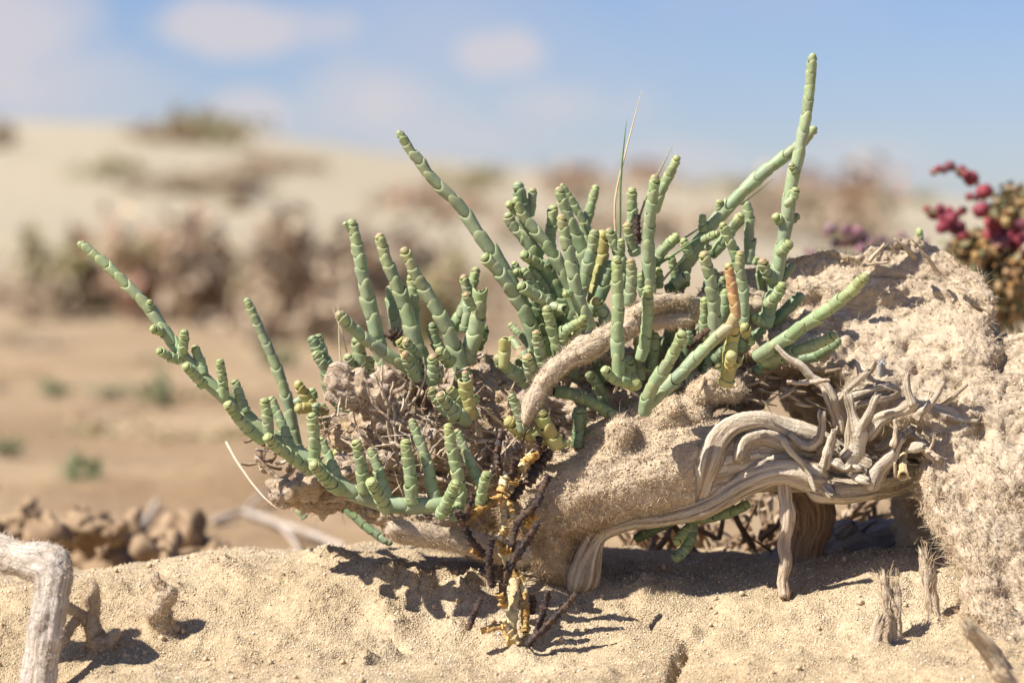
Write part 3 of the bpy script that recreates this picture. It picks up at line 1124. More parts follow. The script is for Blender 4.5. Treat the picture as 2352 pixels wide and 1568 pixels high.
# chips along the hollow behind the log
for i in range(30):
    x, y = random.uniform(1700, 1900), random.uniform(840, 930)
    a = random.uniform(-.6, .6)
    L = random.uniform(20, 70)
    yy = random.uniform(-6, 12)
    stick('twig', [at(x, y, yy / 1000), at(x + L * .5 * math.cos(a), y - L * .5 * math.sin(a) + 2, yy / 1000), at(x + L * math.cos(a), y - L * math.sin(a), yy / 1000)],
          [mm(random.uniform(4, 10)), mm(random.uniform(4, 9)), mm(2)], random.choice([TW, M_FUZZ, M_BARK]), log, sides=8, flat=.6, seed=i)


def pipe(name, a, b, c, r0, r1, parent, mat):
    """hollow broken stem: an open tube with wall thickness and a flared mouth"""
    path = catmull([a, b, c], 14)
    t, nn, bb = frames(path)
    rr = np.interp(np.linspace(0, 1, 14), [0, .3, .8, 1], [r0, r0 * .9, r0 * 1.0, r1])
    rings = [(path[i], rr[i], i) for i in range(14)] + [(path[13] + t[13] * r1 * .06, r1 * .88, 13), (path[13], r1 * .66, 13), (path[11], r1 * .5, 11), (path[9], r1 * .42, 9)]
    V = []
    for (cc, r, i) in rings:
        for j in range(16):
            th = 2 * math.pi * j / 16
            k = 1 + .06 * math.sin(3 * th + i * .5) + .05 * math.sin(7 * th)
            V.append(cc + (nn[i] * math.cos(th) + bb[i] * math.sin(th)) * r * k)
    F = [[i * 16 + j, i * 16 + (j + 1) % 16, (i + 1) * 16 + (j + 1) % 16, (i + 1) * 16 + j] for i in range(len(rings) - 1) for j in range(16)]
    me = np_mesh(name, np.array(V), np.array(F))
    gr = np.array([[math.cos(2 * math.pi * j / 16) * r0, math.sin(2 * math.pi * j / 16) * r0, i * .001] for i in range(len(rings)) for j in range(16)])
    add_attr(me, 'grain', gr)
    return place(obj(name, me, mat), parent)


def I3(x, y, Y):
    return at(*crop('I', x, y), Y / 1000)


M_HUSK = mat_wood('straw_husk', (.40, .26, .10), (.60, .44, .22), (.70, .56, .33), sandy=0, along=120, across=1300, bumpd=.0004, grey=.05)
pipe('hollow_stem', I3(1530, 850, -18), I3(1520, 960, -24), I3(1525, 1075, -32), mm(36 * .26855), mm(50 * .26855), log, M_HUSK)
pipe('hollow_stem', I3(1690, 790, -12), I3(1750, 860, -18), I3(1815, 945, -26), mm(40 * .26855), mm(46 * .26855), log, M_HUSK)

# peg under the log, dark stump in the shade and grey driftwood behind
twig('P', [34, 26, 30, 30, 26, 28, 26], (-13, -15), (1797, 1095), (1800, 1150), (1803, 1200), (1801, 1240), (1804, 1290), (1802, 1330), (1805, 1372), mat=M_TWIG, ridge=.55, lump=.1, step=.0016, sides=22)
st = [S('P', .025, (1840, 1100, 52), (1862, 1150, 58), (1868, 1195, 54), (1855, 1245, 40), (1850, 1290, 44), (1880, 1330, 60)), S('P', .022, (1900, 1150, 14), (1912, 1180, 10))]
v, f, g, sid, tg = sculpt(st, .0014, 4)
nrm = vnormals(v, f)
v = v + nrm * (.0012 * fbm(g * np.array([150, 150, 30]), 3) + .001 * fbm(v / .01, 3))[:, None]
me = np_mesh('root_stub', v, f)
add_attr(me, 'grain', g)
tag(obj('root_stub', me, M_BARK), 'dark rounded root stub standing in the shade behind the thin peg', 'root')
st = [S('P', (.05, .075), (1800, 1300, 40), (1870, 1290, 60), (1940, 1260, 58), (2000, 1245, 44), (2060, 1225, 26), (2110, 1215, 22)), S('P', .055, (1930, 1230, 26), (1950, 1212, 14)),
      S('P', (.05, .055), (1900, 1320, 40), (1990, 1300, 40), (2060, 1310, 30))]
v, f, g, sid, tg = sculpt(st, .0016, 4)
nrm = vnormals(v, f)
v = v + nrm * (.0016 * ridged(g * np.array([160, 160, 20]), 2) + .0015 * fbm(v / .012, 3))[:, None]
me = np_mesh('grey_driftwood', v, f)
add_attr(me, 'grain', g)
tag(obj('grey_driftwood', me, M_GREYW), 'smooth grey driftwood knot lying in the shade beneath the twig cluster', 'driftwood')

# ------------------------------------------------------------------ root crown on the left that carries the plants
st = [S('P', (-.008, .01), (640, 1125, 22), (720, 1140, 36), (820, 1125, 48), (920, 1100, 66), (1020, 1095, 84), (1110, 1090, 94), (1190, 1150, 84)),
      S('P', (.01, .0), (800, 980, 44), (870, 1010, 60), (950, 1030, 80), (1050, 1020, 90)),
      S('P', (-.016, -.008), (782, 886, 30), (828, 908, 40), (880, 945, 38), (940, 985, 40), (990, 1030, 40)),
      S('P', (.006, -.004), (890, 838, 22), (905, 890, 28), (925, 945, 32)),
      S('P', (.01, .0), (1110, 890, 46), (1150, 930, 66), (1170, 990, 70), (1180, 1060, 70)),
      S('P', (.012, .02), (1180, 930, 60), (1300, 950, 66), (1450, 960, 70), (1600, 900, 60), (1720, 870, 60)),
      S('P', (.02, .02), (920, 890, 40), (1010, 900, 55), (1100, 860, 50)),
      S('P', (.03, .03), (1220, 850, 50), (1340, 850, 66), (1480, 860, 70), (1620, 830, 66), (1740, 800, 60)),
      S('P', (-.016, -.016), (760, 1085, 24), (800, 1075, 30)), S('P', (-.016, -.012), (850, 1060, 26), (900, 1080, 34)),
      S('P', (-.012, -.01), (850, 1180, 26), (930, 1200, 30), (1000, 1190, 30)),
      S('P', (-.014, -.012), (680, 1130, 18), (720, 1120, 24)),
      S('P', (.01, .02), (1050, 1150, 80), (1130, 1220, 80), (1200, 1270, 60))]
v, f, g, sid, tg = sculpt(st, .0010, 3, 1.1)
nrm = vnormals(v, f)
v = v + nrm * (.0012 + .0034 * fbm(v / .014 + 3, 4, .6) - .0017 * ridged(v / .007, 3) + .0010 * ridged(g * np.array([420, 420, 40]), 2))[:, None]
nrm = vnormals(v, f)
crown = thing('rootstock', (at(1100, 1250, 0).x, .01, 0), 'gnarled woody rootstock tangled with dead twigs and caked sand beneath the green shoots', 'root')
me = np_mesh('rootstock_body', v, f)
add_attr(me, 'grain', g)
M_CROWN = mat_wood('crown_wood', (.26, .17, .11), (.48, .36, .25), (.64, .53, .42), sandy=.42, along=90, across=900, bumpd=.0012)
place(obj('rootstock_body', me, M_CROWN), crown)
front = nrm[:, 1] < .3
fuzz(crown, v, nrm, tg, 6500, (.001, .005), (.00006, .00016), (.56, .43, .29), 23, front, lift=.7)


def ctwig(c, ws, Y, *pts, mat=None, **kw):
    return twig(c, ws, Y, *pts, parent=crown, mat=mat or M_TWIG, sides=kw.pop('sides', 8), **kw)


for d in [([30, 28, 22, 14], (-18, -24), (1480, 1050), (1395, 780), (1405, 560), (1440, 380)), ([34, 28, 24], (-20, -20), (1470, 1020), (1455, 800), (1440, 570)),
          ([26, 22, 14], (-22, -24), (1390, 575), (1330, 440), (1275, 310)), ([20, 14], (-22, -22), (1340, 420), (1345, 240)), ([24, 22, 18, 12], (-22, -24), (1400, 690), (1290, 590), (1250, 520), (1218, 430)),
          ([30, 26, 16], (-14, -18), (1490, 640), (1580, 460), (1612, 265)), ([30, 26, 22, 10], (-14, -20), (1520, 620), (1650, 490), (1712, 300), (1694, 170)),
          ([18, 16, 10], (-24, -30), (1540, 370), (1400, 240), (1235, 85)), ([50, 40, 30], (-16, -20), (1500, 1110), (1300, 970), (1085, 735)), ([60, 44, 36, 24], (-18, -24), (2165, 830), (2130, 620), (2115, 480), (2098, 330)),
          ([22, 14], (-22, -24), (2130, 610), (2060, 440)), ([30, 24, 22], (-10, -14), (790, 760), (880, 720), (965, 625)), ([46, 26, 6], (-20, -28), (2390, 760), (2290, 670), (2185, 585)),
          ([40, 34, 20], (-10, -10), (1850, 400), (1840, 300), (1820, 240)), ([26, 24, 14], (-12, -16), (1700, 800), (1690, 640), (1700, 540)), ([40, 38, 24], (-14, -18), (1600, 1160), (1760, 1190), (1920, 1240)),
          ([34, 30, 20], (-12, -16), (1650, 900), (1760, 960), (1880, 990)), ([30, 30, 26], (-20, -22), (1350, 920), (1450, 910), (1530, 960)), ([40, 34, 16], (-14, -16), (2060, 1000), (2130, 900), (2290, 880)),
          ([30, 26, 12], (-12, -14), (1800, 780), (1810, 650), (1780, 540))]:
    ctwig('B', d[0], d[1], *d[2:])
for i in range(230):
    x, y = random.uniform(600, 1230), random.uniform(930, 1190)
    if y < 930 + max(0, (760 - x)) * .9 or y > 1000 + (x - 560) * .42:
        continue
    a = random.uniform(0, math.pi)
    L = random.uniform(18, 75)
    w = random.uniform(2.5, 9)
    yy = random.uniform(-27, -6)
    ctwig('P', [w, w, w * .4], (yy, yy + random.uniform(-7, 5)), (x, y), (x + L * .5 * math.cos(a) + random.uniform(-5, 5), y - L * .5 * math.sin(a)), (x + L * math.cos(a), y - L * math.sin(a)),
          mat=random.choice([M_TWIG, M_TWIG, M_FUZZ, M_CROWN, M_BARK]), flat=random.uniform(.5, 1))
# brown husks and shrivelled bits among the stems
for i in range(150):
    x, y = random.choice([(random.uniform(1130, 1760), random.uniform(850, 960)), (random.uniform(880, 1120), random.uniform(800, 960)), (random.uniform(1080, 1300), random.uniform(990, 1090))])
    a = random.uniform(0, 2 * math.pi)
    L = random.uniform(12, 40)
    w = random.uniform(5, 16)
    yy = random.uniform(-16, 8)
    ctwig('P', [w * .4, w, w * .3], (yy, yy + random.uniform(-6, 6)), (x, y), (x + L * .5 * math.cos(a) + 3, y - L * .5 * math.sin(a)), (x + L * math.cos(a), y - L * math.sin(a)),
          mat=random.choice([M_BARK, M_BARK, M_TWIG, M_FUZZ]), flat=random.uniform(.3, .8), ridge=.4)
# small dead side-branches at the far left tip of the crown
for i in range(34):
    x = random.uniform(575, 720)
    y = 1040 + (x - 590) * .75 + random.uniform(-30, 30)
    a = random.uniform(-.4, 3.3)
    L = random.uniform(14, 46)
    w = random.uniform(6, 13)
    ctwig('P', [w, w * .8, w * .5], (5, random.uniform(-6, 12)), (x, y), (x + L * .5 * math.cos(a), y - L * .5 * math.sin(a) + 3), (x + L * math.cos(a), y - L * math.sin(a)), mat=random.choice([M_TWIG, M_BARK]), ridge=.4)
ctwig('P', [12, 10, 10, 12], (2, 0), (590, 1050), (640, 1100), (690, 1140), (760, 1160))
ctwig('P', [26, 30, 24], (-4, -8), (645, 1120), (690, 1135), (740, 1150), mat=M_BLEACH)


# ------------------------------------------------------------------ single pieces of dead wood
def wood_thing(name, strokes, voxel, mat, label, cat, amp=(.0012, .0008), ystretch=1.0, hair=0, hc=(.64, .52, .38), hl=(.001, .003), group=None, ridge=(.004, .05)):
    v, f, g, sid, tg = sculpt(strokes, voxel, 4, ystretch)
    nrm = vnormals(v, f)
    v = v + nrm * (amp[0] * fbm(v / .010 + 5, 4, .55) + amp[1] * ridged(g * np.array([1 / ridge[0], 1 / ridge[0], 1 / ridge[1]]), 2) + .0003 * ridged(g * np.array([1 / .0012, 1 / .0012, 1 / .02]), 2))[:, None]
    nrm = vnormals(v, f)
    lo = v[np.argmin(v[:, 2])]
    t = thing(name, Vector(lo), label, cat, group)
    me = np_mesh(name + '_body', v, f)
    add_attr(me, 'grain', g)
    place(obj('wood', me, mat), t)
    if hair:
        fuzz(t, v, nrm, tg, hair, hl, (.00005, .00012), hc, 31 + hair, lift=.7)
    return t


wood_thing('arched_root', [S('E', (-.034, .012), (205, 1480, 14), (245, 1380, 42), (290, 1270, 74), (380, 1110, 80), (480, 1010, 84), (600, 920, 80), (760, 830, 96), (920, 750, 92), (1060, 670, 90), (1180, 580, 92), (1320, 510, 92),
                                 (1480, 490, 100), (1660, 500, 100), (1820, 510, 92), (2000, 500, 84), (2200, 490, 80)),
                           S('E', (-.02, -.012), (700, 870, 56), (850, 800, 60), (960, 760, 54)), S('E', (-.012, -.008), (1180, 520, 40), (1300, 450, 40), (1450, 425, 36), (1600, 430, 40)),
                           S('E', (-.006, -.006), (1300, 610, 60), (1450, 600, 60), (1600, 590, 50))], .0008, M_FUZZ,
           'stout pale root arching over the green shoots down to a frayed tip', 'root', amp=(.0012, .0007), hair=5000)
wood_thing('sandy_stick', [S('P', (-.044, -.026), (905, 1214, 17), (940, 1222, 25), (990, 1230, 25), (1040, 1240, 26), (1090, 1250, 26), (1140, 1262, 24), (1190, 1275, 24))], .0008, M_FUZZ,
           'short blunt stick coated in fuzzy sand lying below the green runner', 'stick', amp=(.0012, .0006), hair=2600)
wood_thing('bent_branch', [S('P', (-.062, -.082), (-70, 1262, 44), (0, 1270, 40), (60, 1288, 42), (120, 1306, 46), (114, 1390, 41), (100, 1480, 40), (88, 1570, 42), (80, 1660, 42)), S('P', (-.066, -.066), (118, 1292, 40), (140, 1300, 24))], .0009, M_BLEACH,
           'bleached branch bent like an elbow with one end stuck in the sand', 'branch', amp=(.0010, .0004), hair=2400, hc=(.66, .57, .46))

# little stubs standing in the sand
wood_thing('snapped_twig_stub', [S('P', (-.050, -.050), (215, 1492, 16), (212, 1440, 15), (210, 1390, 15), (212, 1345, 15)), S('P', (-.050, -.054), (208, 1430, 11), (180, 1405, 9), (160, 1395, 7)),
                                 S('P', (-.05, -.056), (182, 1412, 9), (162, 1440, 9), (150, 1468, 9)), S('P', -.052, (228, 1480, 15), (250, 1475, 13), (262, 1455, 10))], .0007, M_FUZZ,
           'brown snapped twig stub with a crooked side arm beside the bent branch', 'twig stub', amp=(.0012, .0006), hair=1500, hc=(.5, .36, .22))
wood_thing('sand_crusted_stub', [S('P', (-.042, -.042), (372, 1455, 22), (364, 1420, 26), (362, 1385, 24), (366, 1362, 16), (358, 1325, 9)), S('P', -.042, (385, 1365, 12), (395, 1355, 7)), S('P', (-.042, -.040), (370, 1400, 16), (392, 1425, 9), (404, 1442, 6))], .0007, M_FUZZ,
           'upright stub crusted with sand and loose fibres, alone on the slope', 'twig stub', amp=(.0024, .0008), hair=1700, hc=(.62, .46, .29))


def tuft(base, tip, w, label, n=90, spread=.35, seed=1, Y=None, L=None):
    n = int(n * 1.5)
    spread *= .22
    """frayed bundle of wood fibres standing in the sand"""
    b = gpt(*base, .004)
    t = at(*tip, b.y + (Y or 0))
    th = thing('fibre_tuft', b, label, 'fibre tuft', 'frayed fibre tufts by the stump')
    mid = b.lerp(t, .5) + Vector((mm(2), 0, 0))
    stick('core', [b, mid, b.lerp(t, .8)], [mm(w * .62), mm(w * .46), mm(w * .40)], M_FUZZ, th, sides=18, ridge=.6, seed=seed, jag=1.3, blunt=.7, gnarl=.4)
    r = np.random.default_rng(seed)
    k = r.random(n) ** .7
    axis = np.array(t - b)
    Ln = np.linalg.norm(axis)
    off = r.normal(size=(n, 3)) * mm(w) * .22
    roots = np.array(b) + axis[None] * (k * .72)[:, None] + off
    d = axis[None] / Ln * r.choice([1, 1, 1, -.4], n)[:, None] + off / mm(w) * spread * 3 + r.normal(size=(n, 3)) * .05
    V, F = fibre_mesh(roots, d, (Ln * .10, Ln * .28), (.00010, .00030), .22, 5, seed)
    o = obj('fibres', np_mesh('fibres', V, F), M_FIBRE, color=(.62, .48, .32))
    place(o, th)
    o['kind'] = 'stuff'
    return th


tuft((2045, 1478), (2028, 1290), 26, 'frayed double fibre tuft splayed at top and foot, in front of the shadow', 110, .6, 3)
tuft((2062, 1476), (2056, 1300), 18, 'thin frayed fibre tuft leaning on the splayed one', 60, .5, 4)
tuft((1994, 1500), (2034, 1400), 26, 'short pale fibre tuft leaning towards the stump', 80, .35, 5)
tuft((2146, 1430), (2122, 1245), 30, 'tall feathery fibre tuft close under the stump overhang', 120, .5, 6)
tuft((2310, 1540), (2205, 1410), 32, 'curly pale fibre tuft curling away from the foot of the stump', 120, .5, 7, Y=-.01)
tuft((2345, 1610), (2285, 1520), 40, 'woolly white fibre tuft at the foot of the stump', 130, .7, 8, Y=-.01)


# ------------------------------------------------------------------ glasswort: jointed fleshy shoots
def seg_mesh(name, var, sides=18):
    """one fleshy joint, unit radius, unit length, with two opposite lobes on its collar"""
    r = random.Random(var)
    prof = [(-.16, .62), (-.07, .82), (.03, .89), (.18, .915), (.42, .935), (.62, .965), (.76, .99), (.87, .985), (.945, .945), (.985, .895), (.995, .84), (.95, .74)]
    lob, zlob = r.uniform(.03, .10), r.uniform(.08, .20)
    V = []
    for i, (z, q) in enumerate(prof):
        w = max(0, (z - .45) / .55) if i < 10 else 1
        for j in range(sides):
            th = 2 * math.pi * j / sides
            c = math.cos(2 * th)
            c = (abs(c) ** .8) * (1 if c > 0 else -1)
            rad = q * (1 + lob * c * w * w) * (1 + .03 * math.sin(th + var) + .02 * math.sin(3 * th + var * 2))
            V.append((rad * math.cos(th), rad * math.sin(th), z + zlob * c * w * w))
    n = len(prof)
    F = [[i * sides + j, i * sides + (j + 1) % sides, (i + 1) * sides + (j + 1) % sides, (i + 1) * sides + j] for i in range(n - 1) for j in range(sides)]
    me = np_mesh(name, np.array(V), np.array(F))
    me.materials.append(M_PLANT)
    return me


def tip_mesh(name, var, sides=18):
    prof = [(-.1, .55), (0, .74), (.15, .86), (.35, .90), (.48, .88), (.52, .80), (.56, .80), (.68, .78), (.80, .66), (.84, .58), (.88, .56), (.95, .42), (1.0, .22), (1.02, .02)]
    V = []
    for i, (z, q) in enumerate(prof):
        for j in range(sides):
            th = 2 * math.pi * j / sides
            c = math.cos(2 * th) * (1 if z < .5 else -1)
            w = math.sin(max(0, min(1, z)) * math.pi)
            V.append((q * (1 + .07 * c * w) * math.cos(th), q * (1 + .07 * c * w) * math.sin(th), z + .06 * c * w))
    n = len(prof)
    F = [[i * sides + j, i * sides + (j + 1) % sides, (i + 1) * sides + (j + 1) % sides, (i + 1) * sides + j] for i in range(n - 1) for j in range(sides)]
    me = np_mesh(name, np.array(V), np.array(F))
    me.materials.append(M_PLANT)
    return me


def dead_seg(name, var, sides=12):
    r = random.Random(var + 50)
    prof = [(-.1, .5), (0, .72), (.15, .78), (.4, .74), (.7, .86), (.88, 1.05), (.97, .95), (1.0, .75), (.95, .5)]
    V = []
    for i, (z, q) in enumerate(prof):
        for j in range(sides):
            th = 2 * math.pi * j / sides
            k = 1 + .22 * math.sin(3 * th + var * 1.7 + z) * (1 if 0 < i < 8 else .3) + r.uniform(-.22, .22)
            V.append((q * k * math.cos(th), q * k * math.sin(th), z + r.uniform(-.09, .09)))
    n = len(prof)
    F = [[i * sides + j, i * sides + (j + 1) % sides, (i + 1) * sides + (j + 1) % sides, (i + 1) * sides + j] for i in range(n - 1) for j in range(sides)]
    F.append([(n - 1) * sides + j for j in (0, 4, 8, 8)][:3] + [(n - 1) * sides + 10])
    me = np_mesh(name, np.array(V), np.array(F))
    me.materials.append(M_DEAD)
    return me


SEGS = [seg_mesh('segment', i) for i in range(6)]
TIPS = [tip_mesh('tip', i) for i in range(2)]
DSEGS = [dead_seg('dead_segment', i) for i in range(6)]
PLANTS = {}


def vary(c, a=.12):
    k = random.uniform(1 - a, 1 + a)
    return tuple(max(.01, x * k * random.uniform(.95, 1.05)) for x in c)


def lerp3(a, b, t):
    return tuple(x + (y - x) * t for x, y in zip(a, b))


def core_mesh(path, r):
    t, nn, bb = frames(path)
    n = len(path)
    V = [path[i] + (nn[i] * math.cos(a) + bb[i] * math.sin(a)) * r[i] for i in range(n) for a in (0, 1.2566, 2.5133, 3.7699, 5.0265)]
    F = [[i * 5 + j, i * 5 + (j + 1) % 5, (i + 1) * 5 + (j + 1) % 5, (i + 1) * 5 + j] for i in range(n - 1) for j in range(5)]
    return np_mesh('core', np.array(V), np.array(F))


def shoot(plant, pts, w0, w1, hue='g', lm=1.0, name='shoot', cut=False, bud=0.0):
    """pts: world points base to tip; w0, w1 collar widths (m)"""
    path = catmull(pts, 60)
    s = np.concatenate([[0], np.cumsum(np.linalg.norm(np.diff(path, axis=0), axis=1))])
    L = s[-1]
    # joint lengths from the tip down
    cuts, d, i = [L], 0.0, 0
    while True:
        w = w1 + (w0 - w1) * min(1, d / max(L, 1e-6)) ** .7
        step = w * (min(1.25, .60 + .09 * i) * lm) * random.uniform(.9, 1.12)
        if d + step > L - step * .35:
            break
        d += step
        cuts.append(L - d)
        i += 1
    cuts.append(0.0)
    cuts = cuts[::-1]

    def P(x):
        return np.array([np.interp(x, s, path[:, k]) for k in range(3)])

    core_r = np.interp(s, [0, L * .85, L], [w0 * .3, w1 * .25, w1 * .08])
    parent = PLANTS[plant]
    co = obj(name, core_mesh(path, core_r), M_PLANT if hue not in 'kosw' else M_DEAD, color=DARKG if hue not in 'kosw' else (.2, .12, .05))
    place(co, parent)
    n = len(cuts) - 1
    roll = random.uniform(0, 3.14)
    roll = random.choice([0, math.pi / 2]) + random.uniform(-.35, .35)
    dead = hue in 'kosw'
    for i in range(n):
        a, b = P(cuts[i]), P(cuts[i + 1])
        z = Vector(b - a)
        ln = z.length
        if ln < 1e-6:
            continue
        fr = cuts[i + 1] / L
        w = w0 + (w1 - w0) * (1 - (1 - fr) ** .7)
        rad = w / 2 * random.uniform(.93, 1.07)
        last = i == n - 1
        q = Quaternion((random.uniform(-1, 1), random.uniform(-1, 1), random.uniform(-1, 1)), random.uniform(-.07, .07)) @ z.to_track_quat('Z', 'Y') @ Quaternion((0, 0, 1), roll + (i % 2) * math.pi / 2)
        if dead:
            me = DSEGS[random.randrange(6)]
        else:
            me = TIPS[random.randrange(2)] if last and not cut else SEGS[random.randrange(6)]
        o = bpy.data.objects.new('tip' if (last and not cut and not dead) else 'segment', me)
        col.objects.link(o)
        sc_ = Matrix.Diagonal((rad, rad, ln * (1.03 if not last else 1.0), 1))
        o.parent = co
        o.matrix_parent_inverse = Matrix.Translation(-Vector(parent.location)) if False else Matrix.Identity(4)
        o.matrix_basis = Matrix.Translation(Vector(a)) @ q.to_matrix().to_4x4() @ sc_
        t = i / max(1, n - 1)
        blush = 0.0
        if hue == 'g':
            c = lerp3(GREEN, YGREEN, max(0, t - .55) * 1.15)
        elif hue == 'l':
            c = lerp3((.275, .335, .175), (.34, .36, .145), max(0, t - .45) * 1.3)
        elif hue == 'p':
            c = lerp3(GREEN, (.37, .34, .14), max(0, t - .5) * 1.3)
            if last:
                c, blush = (.36, .35, .15), random.uniform(.25, .7)
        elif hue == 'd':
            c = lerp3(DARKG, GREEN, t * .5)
        elif hue == 'y':
            c = lerp3((.38, .38, .16), YELLOW, random.uniform(0, .7))
        elif hue == 'r':
            c = lerp3(GREEN, lerp3(ORANGE, PINK, .4), min(1, max(0, t - .35) * 3.0)) if not last else (.40, .36, .14)
        elif hue == 'k':
            c = random.choice([(.062, .040, .034), (.080, .052, .040), (.050, .036, .034), (.11, .066, .042)])
        elif hue == 'o':
            c = random.choice([(.42, .24, .065), (.48, .30, .10), (.36, .20, .06)])
        elif hue == 'w':
            c = random.choice([(.60, .45, .24), (.62, .48, .28), (.56, .36, .13)])
        else:
            c = (.3, .2, .1)
        if last and hue == 'g' and random.random() < .3:
            blush = random.uniform(.15, .5)
        o.color = (*vary(c), 1 - blush)
        if bud and not last and i > 0 and random.random() < bud:
            # a small bud in the fork of a joint
            side = q @ Vector((1, 0, 0)) * random.choice([-1, 1])
            bb = Vector(b) + side * rad * .75
            dirn = (z.normalized() * .8 + side * .75).normalized()
            bl = w * random.uniform(.45, 1.0)
            shoot(plant, [bb - dirn * w * .25, bb + dirn * bl * .4, bb + dirn * bl + z.normalized() * w * .1], w * .58, w * .5, 'l', .9, 'side_shoot')
    return co


def new_plant(key, base, label, name='glasswort', cat='glasswort', group=None):
    PLANTS[key] = thing(name, base, label, cat, group)


new_plant('runner', at(1050, 1160, -.035), 'long low glasswort runner arching up to the left with rows of short upright shoots')
new_plant('left', at(690, 1000, .02), 'sparse glasswort shoots behind the runner with orange-tipped stubs')
new_plant('knot', at(950, 880, 0), 'clump of upright glasswort shoots growing behind the broken knot of wood')
new_plant('low', at(1050, 950, -.02), 'small dark glasswort clump with pink tips among dead twigs')
new_plant('bush', at(1350, 900, .01), 'dense central glasswort bush of many crowded blue-green shoots')
new_plant('front', at(1480, 920, -.03), 'few glasswort shoots rising in front of the arched root')
new_plant('sway', at(1480, 945, -.04), 'pair of pale glasswort shoots leaning right, one bending up to a pinkish tip')
new_plant('back', at(1560, 640, .03), 'glasswort with a thick stem slanting across behind the tallest shoot')
new_plant('tall', at(1757, 745, 0), 'tallest glasswort shoot standing up against the sky beside the stump')
new_plant('flank', at(1750, 830, -.005), 'glasswort shoots spreading sideways over the stump face')
new_plant('yellow', at(1260, 1010, -.02), 'yellowing thick glasswort stems under the frayed tip of the arched root')
new_plant('under', at(1600, 1180, .0), 'dark green glasswort shoots hanging in the shade below the twisted log')
new_plant('far', at(2116, 590, .06), 'single green glasswort tip poking up behind the stump')

